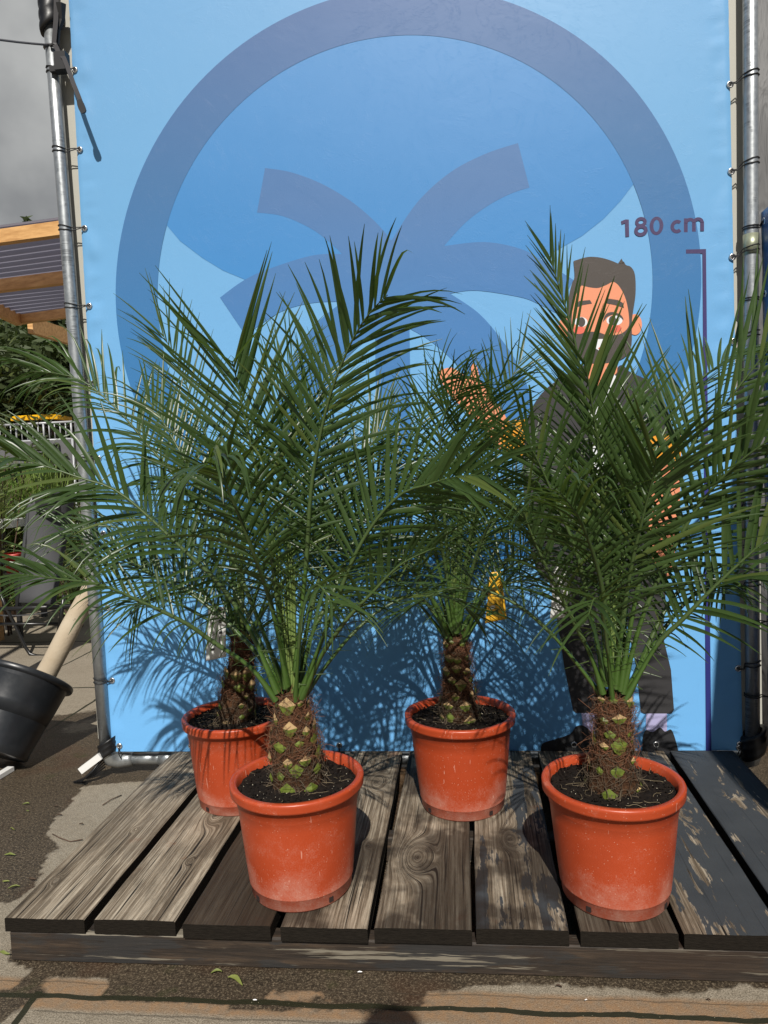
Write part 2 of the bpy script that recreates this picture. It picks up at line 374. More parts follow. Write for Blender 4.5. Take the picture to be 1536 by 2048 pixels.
def _beam():
    t = NT('platform_beam_wood'); c = t.coord('Object', (.06, 1, 1)); n = t.noise(c, 75, 6, .7); n2 = t.noise(t.coord('Object', (.5, 1, 2.2)), 6, 5, .6); c3 = t.coord()
    s = t.N('ShaderNodeSeparateXYZ'); t.L(c3, s.inputs[0])
    col = t.ramp(n, [(.3, (.010, .008, .006)), (.52, (.060, .040, .025)), (.70, (.17, .11, .065))])
    p = t.ramp(t.math('ADD', n2, t.math('MULTIPLY', n, .18)), [(.61, 0.0), (.65, 1.0)]); col = t.mix(t.math('MULTIPLY', p, .75), col, (.040, .044, .046))
    hl = t.ramp(t.math('ADD', t.noise(t.coord('Object', (.12, 1, 3.4)), 12, 5, .7), t.math('MULTIPLY', n, .12)), [(.635, 0.0), (.66, 1.0)]); col = t.mix(hl, col, (.42, .37, .28))
    w = t.ramp(t.noise(c3, 2.2, 3), [(.52, 0.0), (.62, 1.0)]); col = t.mix(t.math('MULTIPLY', w, .6), col, (.05, .025, .012))
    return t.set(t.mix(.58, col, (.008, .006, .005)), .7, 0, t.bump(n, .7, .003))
M_beam = _beam()
def sbeam(name, a, b, w, h, mat, n=60, seed=0):
    m = MB(); a, b = Vector(a), Vector(b); d = (b - a).normalized(); z = Vector((0, 0, 1)); y = z.cross(d); rows = []
    for i in range(n + 1):
        p = a + (b - a) * (i / n); q = lambda s: .0016 * mnoise.noise((i * .7, s * 5, seed)); bv = .004
        rows.append([p + y * (sx * (w / 2 - (bv if k in (0, 2) else 0)) + q(j)) + z * (sz * (h / 2 - (0 if k in (0, 2) else bv)) + q(j + 9)) for j, (sx, sz, k) in enumerate([(-1, -1, 0), (-1, -1, 1), (-1, 1, 1), (-1, 1, 0), (1, 1, 0), (1, 1, 1), (1, -1, 1), (1, -1, 0)])])
    m.quadstrip(rows, 0, True); b0 = len(m.v)
    m.v += [tuple(p) for p in rows[0]] + [tuple(p) for p in rows[-1]]; m.f += [tuple(range(b0, b0 + 8)), tuple(range(b0 + 8, b0 + 16))[::-1]]; m.m += [0, 0]
    return m.build(name, mat, plat, smooth=False)
bz = (PT - .037) / 2
sbeam('front_beam', (.215, -1.0405, bz), (2.33, -1.0405, bz), .044, PT - .039, M_beam, 90, 1)
sbeam('cross_beam', (.225, -.56, bz), (2.33, -.56, bz), .05, PT - .039, M_beam, 40, 2)
sbeam('cross_beam', (.225, -.09, bz), (2.33, -.09, bz), .05, PT - .039, wood_mat('cross_beam_brown', 0, 0, .6, .8), 40, 3)
sbeam('side_beam', (.236, -1.004, bz), (.236, -.12, bz), .022, PT - .041, M_beam, 40, 4)

# ------------------------------------------------------------------ banner
BXL = lambda z: -.054 + (z - .126) * (.024 / 2.32) ; BXR = lambda z: 2.372 - (z - .126) * (.012 / 2.35)
BZ0, BZ1 = .112, 3.25
def grad(name, stops, rough=.46, weave=True):
    """printed vinyl: colour runs with height (z of the sheet)"""
    t = NT(name); c = t.coord('Object'); s = t.N('ShaderNodeSeparateXYZ'); t.L(c, s.inputs[0])
    f = t.math('DIVIDE', s.outputs[2], 3.2); col = t.ramp(f, [(z / 3.2, cc) for z, cc in stops])
    n = t.noise(c, 900, 2, .8); col = t.mix(t.math('MULTIPLY', t.noise(c, 1300, 1), .05), col, (.6, .6, .62))
    vz = t.N('ShaderNodeTexVoronoi', feature='DISTANCE_TO_EDGE'); vz.inputs['Scale'].default_value = 5.5
    big = t.noise(c, 3.0, 3, .5, 1.5)
    b1 = t.bump(big, .12, .012); cre = t.noise(t.coord('Object', (1, 1, 1), (3, 1, 4)), 7, 5, .65, 2.2); b2 = t.bump(t.ramp(cre, [(.49, 0.0), (.5, 1.0), (.51, 0.0)]), .22, .001, b1)
    return t.set(col, rough, 0, t.bump(n, .3, .0005, b2), .24)
B = [grad('banner_light_blue', [(.1, (.150, .430, .80)), (1.3, (.150, .400, .72)), (2.2, (.135, .345, .60)), (2.9, (.140, .335, .59))]),
     grad('banner_ring_blue', [(.8, (.030, .18, .45)), (1.7, (.030, .165, .39)), (2.3, (.048, .150, .33)), (2.9, (.070, .140, .31))]),
     grad('banner_deep_blue', [(1.7, (.036, .220, .53)), (2.2, (.046, .215, .50)), (2.75, (.072, .240, .52))]),
     grad('banner_palm_blue', [(1.0, (.038, .195, .50)), (1.8, (.050, .178, .42)), (2.2, (.064, .162, .36))]),
     grad('banner_purple', [(.1, (.010, .016, .15)), (1.3, (.020, .022, .18)), (1.95, (.052, .032, .10)), (2.2, (.055, .036, .10))]),
     grad('banner_hair', [(.5, (.060, .050, .045)), (2, (.068, .056, .048))]),
     grad('banner_skin', [(.5, (.80, .29, .15)), (2, (.76, .28, .15))]),
     grad('banner_jacket', [(.1, (.028, .027, .028)), (2, (.040, .037, .040))]),
     grad('banner_orange', [(.5, (.80, .33, .02)), (2, (.80, .33, .02))]),
     grad('banner_white', [(.5, (.75, .76, .78)), (2, (.75, .76, .78))]),
     grad('banner_blush', [(.5, (.72, .14, .09)), (2, (.72, .14, .09))]),
     grad('banner_lilac', [(.1, (.40, .38, .60)), (2, (.40, .38, .60))]),
     grad('banner_shoe', [(.1, (.018, .018, .02)), (2, (.02, .02, .02))])]
banner = empty('printed_banner', (1.16, 0, BZ0), 'large light blue banner printed with a ring, a palm symbol and a bearded man', 'banner')
bm = MB()
xs = [0, .004, .008, .013, .018, .024, .03, .037] + [.037 + (1 - .074) * i / 60 for i in range(1, 60)] + [1 - q for q in (.037, .03, .024, .018, .013, .008, .004, 0)]
rows = []
NZ = 240
for j in range(NZ + 1):
    z = BZ0 + (BZ1 - BZ0) * j / NZ; xl, xr = BXL(z), BXR(z); r = []
    for u in xs:
        x = xl + (xr - xl) * u; e = min(u, 1 - u) * 2.43
        w = math.exp(-((e - .04) / .028) ** 2); ph = 9 if u < .5 else 31
        y = -.0045 * w * max(-.4, mnoise.noise((z * 13, ph, e * 9)) * 1.6) - .0015 * w * mnoise.noise((z * 40, ph, 2))
        if e < .002: x += .0012 * mnoise.noise((z * 30, ph, 3)); y += .004
        ez = z - BZ0; y += .002 * math.exp(-ez / .03) * mnoise.noise((x * 9, 1, 1))
        r.append((x, y, z))
    rows.append(r)
bm.quadstrip(rows, 0)
def pp(pts, lay): return [onY(u, v, -.00035 * lay - .0006) for u, v in pts]
def cpts(cx, cz, r, a0, a1, n, y): return [Vector((cx + r * math.cos(math.radians(a0 + (a1 - a0) * i / n)), y, cz + r * math.sin(math.radians(a0 + (a1 - a0) * i / n)))) for i in range(n + 1)]
CX, CZ, RO, RI = 1.1700, 1.839, 1.082, .9155
# deep blue field above the wave
y_ = -.00095
wave = pp([(334, 451), (360, 482), (405, 516), (446, 541), (492, 560), (560, 580), (640, 592), (720, 597), (800, 594), (900, 578), (1000, 552), (1060, 528), (1109, 503), (1164, 472), (1207, 438), (1241, 402), (1266, 368)], 1)
aR = math.degrees(math.atan2(wave[-1].z - CZ, wave[-1].x - CX)); aL = math.degrees(math.atan2(wave[0].z - CZ, wave[0].x - CX))
bm.poly([Vector((p.x, y_, p.z)) for p in wave[:-1]] + cpts(CX, CZ, RI + .002, aR, aL, 70, y_)[:-1], 2)
# palm symbol
def cat(pts, n=6):
    out = []; P = [Vector((a, b, 0)) for a, b in pts]
    for i in range(len(P) - 1):
        p0, p1, p2, p3 = P[max(i - 1, 0)], P[i], P[i + 1], P[min(i + 2, len(P) - 1)]
        for k in range(n):
            t_ = k / n; q = .5 * ((2 * p1) + (p2 - p0) * t_ + (2 * p0 - 5 * p1 + 4 * p2 - p3) * t_ ** 2 + (3 * p1 - p0 - 3 * p2 + p3) * t_ ** 3); out.append((q.x, q.y))
    out.append(pts[-1]); return out
sym = (cat([(783, 481), (750, 443), (700, 401), (640, 366), (580, 344), (530, 336)]) + cat([(514, 425), (565, 432), (620, 456), (660, 485), (684, 508)])
       + cat([(684, 508), (624, 511), (537, 538), (487, 561), (440, 595)])[1:] + cat([(490, 669), (514, 654), (565, 622), (624, 606), (686, 603)])
       + cat([(686, 603), (640, 640), (600, 690), (570, 750), (552, 810), (545, 880)])[1:] + cat([(640, 880), (650, 810), (675, 745), (710, 700), (750, 671)])
       + [(750, 671), (757, 1160), (827, 1160), (819, 657)]
       + cat([(819, 657), (862, 683), (910, 726), (940, 775), (958, 830), (965, 880)])[1:] + cat([(1062, 880), (1062, 800), (1039, 735), (1006, 683), (958, 627), (900, 587)])
       + cat([(900, 587), (953, 581), (1039, 594), (1075, 607), (1112, 626)])[1:] + cat([(1147, 560), (1087, 522), (1039, 497), (968, 484), (888, 492)])
       + cat([(888, 492), (930, 446), (975, 412), (1020, 388), (1059, 375)])[1:] + cat([(1036, 286), (970, 308), (900, 345), (835, 404), (783, 481)])[:-1])
bm.poly(pp(sym, 2), 3)
# ring
R1 = cpts(CX, CZ, RO, 0, 360, 160, -.0018); R2 = cpts(CX, CZ, RI, 0, 360, 160, -.0018)
bm.quadstrip([R1, R2], 1)
# height mark
bm.poly(pp([(1372, 499), (1412, 498), (1423, 1508), (1412, 1508), (1405, 507), (1372, 507)], 5), 4)
# printed man
def ell(cx, cy, rx, ry, lay, mat, n=28): bm.poly(pp([(cx + rx * math.cos(2 * math.pi * i / n), cy + ry * math.sin(2 * math.pi * i / n)) for i in range(n)], lay), mat)
bm.poly(pp(cat([(1172, 728), (1120, 757), (1085, 785), (1062, 820), (1050, 860), (1046, 960), (1060, 1080), (1090, 1160), (1200, 1180), (1335, 1160), (1350, 1000), (1348, 880), (1332, 810), (1300, 765), (1262, 745), (1238, 732), (1205, 790)]), 7), 7)
bm.poly(pp([(1092, 1130), (1114, 1238), (1128, 1330), (1146, 1420), (1152, 1426), (1204, 1426), (1208, 1300), (1222, 1240), (1255, 1250), (1272, 1330), (1282, 1424), (1288, 1427), (1343, 1427), (1348, 1420), (1342, 1340), (1326, 1272), (1335, 1130)], 8), 7)
bm.poly(pp([(1162, 1420), (1196, 1420), (1196, 1490), (1170, 1490)], 7), 11); bm.poly(pp([(1292, 1420), (1334, 1420), (1334, 1475), (1292, 1475)], 7), 11)
bm.poly(pp(cat([(1082, 1507), (1084, 1488), (1108, 1479), (1140, 1468), (1152, 1453), (1168, 1452), (1186, 1470), (1192, 1507)], 4), 8), 12)
bm.poly(pp(cat([(1284, 1507), (1286, 1472), (1293, 1460), (1305, 1464), (1320, 1455), (1330, 1463), (1342, 1459), (1350, 1476), (1358, 1507)], 4), 8), 12)
bm.poly(pp([(1014, 842), (1052, 838), (1049, 880), (1046, 912), (1004, 900), (1000, 880)], 8), 8)
bm.poly(pp(cat([(876, 742), (903, 735), (925, 748), (940, 752), (944, 728), (954, 734), (962, 765), (985, 795), (1015, 842), (1004, 900), (985, 880), (955, 845), (925, 815), (890, 780)], 3), 7), 6)
bm.poly(pp([(1288, 876), (1362, 862), (1362, 925), (1296, 945)], 8), 8)
bm.poly(pp(cat([(1298, 940), (1352, 928), (1360, 1000), (1352, 1090), (1340, 1150), (1325, 1160), (1310, 1130), (1298, 1080), (1300, 1000)], 3), 8), 6)
bm.poly(pp(cat([(1212, 735), (1206, 775), (1190, 830), (1186, 900), (1196, 1010), (1214, 1010), (1206, 900), (1210, 820), (1222, 790), (1232, 752)], 3), 9), 9)
ell(1270, 649, 14, 21, 6, 6); ell(1129, 655, 12, 21, 6, 6)
bm.poly(pp([(1166, 700), (1238, 700), (1234, 745), (1212, 768), (1192, 792), (1172, 750)], 8), 6)
bm.poly(pp(cat([(1147, 522), (1175, 514), (1200, 515), (1222, 521), (1240, 528), (1247, 523), (1252, 530), (1262, 534), (1270, 550), (1271, 590), (1264, 640), (1263, 690), (1252, 712), (1230, 723), (1195, 728), (1165, 722), (1145, 700), (1135, 660), (1137, 600), (1143, 570), (1149, 553), (1147, 522)], 4)[:-1], 9), 5)
bm.poly(pp([(1236, 527), (1243, 517), (1248, 527)], 9), 5)
bm.poly(pp(cat([(1163, 571), (1180, 575), (1197, 576), (1213, 570), (1227, 564), (1240, 575), (1252, 600), (1258, 635), (1256, 655), (1240, 668), (1215, 670), (1195, 664), (1172, 664), (1153, 668), (1144, 655), (1145, 620), (1152, 590), (1163, 571)], 4)[:-1], 10), 6)
for e in ((1229, 657, 14, 8), (1158, 660, 12, 8)): ell(*e, 11, 10)
ell(1229, 641, 16, 10, 11, 9); ell(1162, 644, 13, 10, 11, 9); ell(1225, 641, 7.5, 9.5, 12, 5); ell(1163, 644, 7.5, 9.5, 12, 5); ell(1226, 636, 2.5, 3, 13, 9)
bm.poly(pp(cat([(1205, 645), (1212, 628), (1226, 624), (1242, 630), (1247, 640), (1238, 633), (1226, 629), (1214, 634)], 3), 12), 5)
bm.poly(pp([(1212, 600), (1216, 597), (1236, 600), (1246, 606), (1248, 616), (1230, 610), (1214, 607)], 12), 5); bm.poly(pp([(1150, 616), (1158, 602), (1180, 600), (1184, 607), (1166, 610)], 12), 5)
bm.poly(pp(cat([(1186, 680), (1200, 678), (1218, 680), (1214, 692), (1202, 702), (1190, 696)], 3), 11), 9)
bm.poly(pp([(1196, 697), (1202, 692), (1210, 694), (1203, 702)], 12), 10)
sheet = bm.build('banner_sheet', B, banner, smooth=True)
# the sheet's print reads its gradient from world height: keep object origin at z 0
sheet.parent = banner
for v in sheet.data.vertices: v.co.z += BZ0
sheet.location.z = -BZ0
def textmesh(body, size, mat, name, bold=.0):
    cu = bpy.data.curves.new('t', 'FONT'); cu.body = body; cu.size = size; cu.offset = bold; cu.resolution_u = 6; cu.extrude = 0
    o = bpy.data.objects.new('t', cu); COL.objects.link(o); dg = bpy.context.evaluated_depsgraph_get(); me = bpy.data.meshes.new_from_object(o.evaluated_get(dg)); bpy.data.objects.remove(o)
    me.materials.clear(); me.materials.append(mat); me.name = name; return me
tm = MB(); TY = [-.0022]
def stroke(pts, w, closed=False, flat=False):
    n = len(pts); L_, R_ = [], []
    for i, (x, y) in enumerate(pts):
        a = pts[(i - 1) % n] if (closed or i) else pts[i]; b = pts[(i + 1) % n] if (closed or i < n - 1) else pts[i]
        dx, dy = b[0] - a[0], b[1] - a[1]; l = math.hypot(dx, dy) or 1; ww = (w(i / n) if callable(w) else w) / 2
        L_.append((x - dy / l * ww, y + dx / l * ww)); R_.append((x + dy / l * ww, y - dx / l * ww))
    if closed: L_.append(L_[0]); R_.append(R_[0])
    yy = TY[0]; TY[0] -= .00012; tm.quadstrip([[onY(u, v, yy) for u, v in L_], [onY(u, v, yy) for u, v in R_]], 0)
def arc(cx, cy, rx, ry, a0, a1, n=28, shear=-.09): return [(cx + rx * math.cos(math.radians(a0 + (a1 - a0) * i / n)), cy - ry * math.sin(math.radians(a0 + (a1 - a0) * i / n)) + shear * rx * math.cos(math.radians(a0 + (a1 - a0) * i / n))) for i in range(n + 1)]
tm.poly([onY(1136 + u / 3.84, 400 + v / 3.84, -.0022) for u, v in ((407, 163), (442, 149), (467, 150), (470, 280), (441, 283), (438, 178), (412, 188))], 0)
stroke(arc(1281.8, 444.2, 8.3, 7.0, 0, 360)[:-1], 6.6, True); stroke(arc(1281.8, 461.0, 9.8, 8.2, 0, 360)[:-1], 7.2, True)
stroke(arc(1313.0, 451.6, 10.0, 15.2, 0, 360)[:-1], lambda q: 7.6 - 1.2 * abs(math.sin(q * 6.283)), True)
stroke(arc(1354.0, 453.0, 9.4, 9.8, 48, 312), 7.0)
for x_, y0_, y1_ in ((1371.6, 436.8, 464.4), (1387.8, 444, 463.2), (1404.4, 443, 462.0)): tm.poly([onY(u, v, -.0021) for u, v in ((x_ - 3.7, y0_), (x_ + 3.7, y0_), (x_ + 3.7, y1_), (x_ - 3.7, y1_))], 0)
stroke(arc(1379.8, 446.2, 8.0, 7.2, 175, 0, 16), 6.6); stroke(arc(1396.1, 445.2, 8.2, 7.4, 175, 0, 16), 6.6)
to = tm.build('height_text', B[4], banner, smooth=False)
for v in to.data.vertices: v.co.z += BZ0
to.location.z = -BZ0

def grommet(x, z, y=-.006):
    m = MB(); n = 20; rows = []
    for r, d in ((.0125, .003), (.0115, .0005), (.0095, -.0012), (.0075, .0), (.0068, .004)):
        rows.append([(x + r * math.cos(2 * math.pi * k / n), y + d, z + r * math.sin(2 * math.pi * k / n)) for k in range(n)])
    m.quadstrip(rows, 0, True); m.poly([(x + .0069 * math.cos(2 * math.pi * k / n), y + .003, z + .0069 * math.sin(2 * math.pi * k / n)) for k in range(n)], 1)
    return m.build('grommet', [M_ring, M_hole], banner)
M_hole = plain('grommet_hole_shade', (.10, .10, .10), .8)
PL_Y, PR_Y, PRAD = -.004, -.012, .0245
PLX = lambda z: -.0712 - (z - .43) * .0113; PRX = lambda z: 2.404 + (z - .49) * .009
ords = ['topmost', 'second', 'third', 'fourth', 'fifth', 'sixth', 'seventh', 'eighth', 'ninth']
def tie(g, pole, prad, label, rr=.0021):
    """elastic cord from a grommet round the pole and back"""
    m = MB(); g = Vector(g); s = 1 if pole.x > g.x else -1; zz = pole.z
    a = [g + Vector((0, -.002, 0)), g + Vector((s * .012, -.008, .001))]
    ang = [math.pi * .5 * q for q in (-.55, -.2, .2, .7, 1.2, 1.7)]
    for up, d in ((.006, 1), (-.010, .5)):
        pts = [g + Vector((0, .004, 0)), g + Vector((0, -.006, 0)), g + Vector((s * .015, -.007, up * .3))]
        for q in [-.9, -.5, -.1, .35, .8, 1.2, 1.6]:
            th = q * math.pi / 2
            pts.append(Vector((pole.x + s * math.sin(th) * (prad + .003), pole.y - math.cos(th) * (prad + .003), zz + up * (1 if q > -.2 else .7) + .004 * math.sin(q * 2))))
        m.tube(pts, rr, 6, 0)
    o = m.build('cord_tie', M_black, loc=g)
    return tag(o, label, 'cord', 'cords lacing the banners to the poles')
sL = [2.7504 - .2936 * k for k in range(9)]; sR = [2.4728 + .2936 - .2936 * k for k in range(10)]
for k, z in enumerate(sL):
    x = -.0197 + (z - 1.5) * .004; grommet(x, z)
    p = Vector((PLX(z), PL_Y, z + .004)); tie((x, -.006, z), p, PRAD, f'{ords[k]} black elastic cord down the left pole, looped from a banner eyelet')
vis = [z for z in sR if z < 2.6]
for k, z in enumerate(vis):
    x = 2.358; grommet(x, z)
    p = Vector((PRX(z), PR_Y, z + .022)); tie((x, -.006, z), p, PRAD, f'{ords[k]} black elastic cord down the right pole, looped from the blue banner')
bxs = [-.012 + .2965 * k for k in range(9)]
for k, x in enumerate(bxs):
    z = BZ0 + .024; grommet(x, z)
    m = MB(); m.tube([(x, -.003, z), (x, -.010, z - .005), (x, -.012, z - .03), (x - .001, .028, .048 - .0)], .002, 6)
    r = []; 
    for q in range(9):
        th = math.pi * (-.25 + 1.25 * q / 8); r.append((x, .050 + -math.cos(th) * .0272, .062 + math.sin(th) * -.0272 + 0))
    m.tube([(x, -.010, z - .01)] + [(x, .05 - .0275 * math.cos(a), .065 + .0275 * math.sin(a)) for a in (.6, .2, -.2, -.7, -1.2, -1.7)], .002, 6)
    o = m.build('cord_tie', M_black, loc=(x, -.01, z)); tag(o, f'short cord under the banner bottom edge, {["first", "second", "third", "fourth", "fifth", "sixth", "seventh", "eighth", "last"][k]} from the left', 'cord', 'cords under the banner')

# ------------------------------------------------------------------ pipe frame
fr = empty('pipe_frame', (1.17, .0, 0), 'galvanised scaffold pipe frame holding the light blue banner', 'frame')
def pipe(name, pts, r, mat=M_metal, n=28): m = MB(); m.tube(pts, r, n); return m.build(name, mat, fr)
pipe('pole', [(PLX(z), PL_Y, z) for z in (.13, .8, 1.6, 2.4, 3.2)], PRAD)
pipe('pole', [(PRX(z), PR_Y, z) for z in (.13, .8, 1.6, 2.4, 3.3)], PRAD)
ex = PLX(.13)
pipe('elbow', [(ex, PL_Y, .135), (ex, PL_Y + .005, .105), (ex + .010, .012, .080), (ex + .032, .028, .066), (ex + .065, .042, .064), (ex + .085, .046, .064)], [.026, .030, .0315, .0315, .029, .028])
pipe('bottom_pipe', [(ex + .085, .047, .064), (ex + .20, .05, .064)], .0235)
pipe('sleeve', [(ex + .20, .05, .064), (ex + .26, .05, .064)], .030)
pipe('bottom_pipe', [(ex + .24, .05, .063), (2.30, .05, .063)], .0235)
pipe('elbow', [(2.30, .05, .063), (2.34, .046, .064), (2.385, .028, .066), (2.402, .005, .082), (2.403, PR_Y, .11), (2.403, PR_Y, .135)], [.027, .0305, .0315, .0315, .030, .026])
pipe('sleeve', [(PRX(1.88), PR_Y, 1.885), (PRX(1.95), PR_Y, 1.955)], .0262, plain('zinc_yellow_sleeve', (.36, .38, .27), .4, .5, .4, 60))
def wrap(z0, z1, X, Y, r, name='tape_wrap'):
    m = MB(); pr = []; n = 9
    for i in range(n): pr.append((r + .0022 * (i % 3) + .001 * math.sin(i * 2.1), z0 + (z1 - z0) * i / (n - 1)))
    m.lathe([(r * .7, z0)] + pr + [(r * .7, z1)], 26, (X, Y, 0), None, lambda p: p + Vector((0, 0, (p.x - X) * .55))); return m.build(name, M_tape, fr)
wrap(.098, .158, PLX(.13) + .004, .0, .0345); wrap(.10, .185, 2.405, -.010, .040); wrap(2.905, 3.02, PLX(2.95) + .003, PL_Y, .038)
# loose tape tails and the white wedge by the foot of the left pole
m = MB()
for k in range(5):
    a = Vector((-.075, -.02 + .004 * k, .10 - .012 * k)); m.tube([a, a + Vector((-.03, -.03, -.045 + .006 * k)), a + Vector((-.075 - .01 * k, -.045, -.085 + .01 * k)), a + Vector((-.055, -.05, -.088 + .012 * k))], [.006, .008, .007, .003], 5, 0, True, .3)
o = m.build('loose_straps', M_tape, loc=(-.12, -.05, 0)); tag(o, 'tangle of loose black strap ends on the ground at the foot of the left pole', 'strap')
m = MB(); a, b = onY(163, 1540, -.035), onY(203, 1510, -.030); M_ = None; m.beam(a, b, .03, .026); o = m.build('white_strip', M_white, loc=a, smooth=False); tag(o, 'short white plastic strip leaning on the foot of the left pole', 'strip')
# ratchet strap hanging in front of the banner edge
m = MB()
def ribbon(m, pts, w, th, side=Vector((1, 0, 0)), mat=0):
    rows = []
    for i, p in enumerate(pts):
        T = (pts[min(i + 1, len(pts) - 1)] - pts[max(i - 1, 0)]).normalized(); s = (side - T * side.dot(T)).normalized(); n = s.cross(T)
        ww = w[i] if hasattr(w, '__len__') else w; rows.append([p - s * ww / 2 - n * th / 2, p + s * ww / 2 - n * th / 2, p + s * ww / 2 + n * th / 2, p - s * ww / 2 + n * th / 2])
    b = len(m.v); m.quadstrip(rows, mat, True); k = len(rows) - 1; m.f += [(b, b + 3, b + 2, b + 1), (b + k * 4, b + k * 4 + 1, b + k * 4 + 2, b + k * 4 + 3)]; m.m += [mat, mat]
st = empty('ratchet_strap', onY(120, 110, -.04), 'dark ratchet strap hanging from the top of the left pole over the banner edge', 'strap')
ribbon(m, [onY(u, v, y) for u, v, y in ((113, -8, -.035), (112, 40, -.036), (108, 85, -.036), (118, 106, -.045), (128, 116, -.055), (136, 136, -.075), (146, 165, -.10), (156, 190, -.115), (163, 208, -.12))], [.020, .019, .018, .017, .016, .016, .016, .016, .016], .0022)
m.build('webbing', M_strap, st, smooth=False)
m = MB(); ribbon(m, [onY(u, v, -.122) for u, v in ((158, 200), (161, 208), (164, 216), (167, 223), (168, 226))], [.016, .024, .025, .022, .012], .006); m.build('hook_end', M_black, st, smooth=False)
m = MB(); m.box(onY(124, 125, -.035), (.045, .035, .065)); m.box(onY(118, 140, -.03), (.06, .03, .02)); m.tube([onY(100, 92, -.035), onY(108, 88, -.036), onY(113, 90, -.034)], .006, 6); m.tube([onY(122, 8, -.03), onY(124, 40, -.02), onY(117, 60, -.02), onY(115, 90, -.02)], [.02, .012, .009, .008], 6); m.build('ratchet_buckle', M_black, st, smooth=False)
m = MB(); pts = [onY(97, 90, -.028) + Vector((0, 0, 0))]; e = onY(-400, -60, -.6)
for i in range(1, 14): t_ = i / 13; p = pts[0].lerp(e, t_); p.z -= .05 * math.sin(t_ * 3.14); pts.append(p)
m.tube(pts, .0042, 8); r = [Vector((PLX(2.83) + math.cos(q) * .028, PL_Y + math.sin(q) * .028, pts[0].z + .002)) for q in [i * math.pi / 8 for i in range(17)]]; m.tube(r, .004, 6)
o = m.build('guy_cable', plain('cable_grey', (.10, .10, .11), .5), loc=pts[0]); tag(o, 'thin grey cable tied round the top of the left pole and running off left', 'cable')

# backing panel behind the banner
m = MB(); m.box((1.167, .062, 1.74), (2.575, .05, 3.18)); o = m.build('backing_panel', M_beige, loc=(1.167, .062, .15), smooth=False)
tag(o, 'beige wall panel standing right behind the blue banner, seen as a strip beside each pole', 'panel')
# trim bead on the panel
# dark wall beyond the right pole
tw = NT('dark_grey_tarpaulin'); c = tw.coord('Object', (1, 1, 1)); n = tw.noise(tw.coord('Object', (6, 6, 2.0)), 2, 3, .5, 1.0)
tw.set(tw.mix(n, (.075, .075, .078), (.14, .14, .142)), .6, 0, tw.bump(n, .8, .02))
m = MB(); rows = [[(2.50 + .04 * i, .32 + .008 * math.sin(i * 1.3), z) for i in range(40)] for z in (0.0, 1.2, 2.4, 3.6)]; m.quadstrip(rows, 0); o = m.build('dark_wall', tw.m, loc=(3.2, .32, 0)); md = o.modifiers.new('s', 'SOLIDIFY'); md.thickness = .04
tag(o, 'dark grey wall beyond the right pole', 'wall')

# side banner running toward the viewer
SX = 2.446; SY0, SY1, SZ0, SZ1 = -.035, -2.3, .15, 2.02
ts = NT('side_banner_print'); c = ts.coord(); n = ts.noise(ts.coord('Object', (1, 1.2, 1.8)), 2.4, 5, .55, 1.2)
ts.set(ts.ramp(n, [(.35, (.010, .075, .21)), (.55, (.018, .12, .30)), (.72, (.10, .22, .42))]), .42, 0, ts.bump(ts.noise(c, 8, 4, .5, 1), .35, .01))
sb = empty('side_banner', (SX, -1.1, SZ0), 'dark blue cloud-patterned banner laced to the right pole and running toward the viewer', 'banner')
m = MB(); rows = []
for j in range(60):
    z = SZ0 + (SZ1 - SZ0) * j / 59; r = []
    for i in range(90):
        y = SY0 + (SY1 - SY0) * i / 89; e = min(i / 89 * 2.2, (1 - i / 89) * 2.2)
        r.append((SX + .006 * mnoise.noise((y * 3, z * 5, 4)) + .005 * math.exp(-e / .06) * mnoise.noise((z * 14, 2, 2)) + (z - SZ0) * -.002, y, z))
    rows.append(r)
m.quadstrip(rows, 0); o = m.build('banner_sheet', ts.m, sb); md = o.modifiers.new('s', 'SOLIDIFY'); md.thickness = .0012
def grommet_x(x, y, z):
    m = MB(); n = 20; rows = []
    for r, d in ((.0125, .003), (.0115, .0), (.0095, -.0018), (.0075, .0), (.0068, .003)): rows.append([(x + d, y + r * math.cos(2 * math.pi * k / n), z + r * math.sin(2 * math.pi * k / n)) for k in range(n)])
    m.quadstrip(rows, 0, True); b = len(m.v); m.v += [(x + .001, y + .007 * math.cos(2 * math.pi * k / n), z + .007 * math.sin(2 * math.pi * k / n)) for k in range(n)]; m.f.append(tuple(range(b, b + n))); m.m.append(1)
    return m.build('grommet', [M_ring, M_hole], sb)
for k, z in enumerate((1.985, 1.74, 1.455, 1.16, .87, .60, .33)):
    y = SY0 - .022; x = SX - .004; grommet_x(x, y, z)
    m = MB(); X, Y = PRX(z), PR_Y
    for dz in (0, -.008): m.tube([(x + .004, y, z), (x - .006, y, z)] + [(X + math.cos(q) * .0275, Y + math.sin(q) * .0275, z - .004 + dz) for q in (-.35, -1.0, -1.6, -2.2, -2.8, -3.5, -4.1)], .0021, 6)
    o = m.build('cord_tie', M_black, loc=(x, y, z)); tag(o, f'{ords[k]} short black cord fixing the dark blue side banner to the right pole', 'cord', 'cords of the side banner')
for k in range(1, 7): grommet_x(SX - .005, SY0 - .022 - .30 * k, SZ1 - .022)

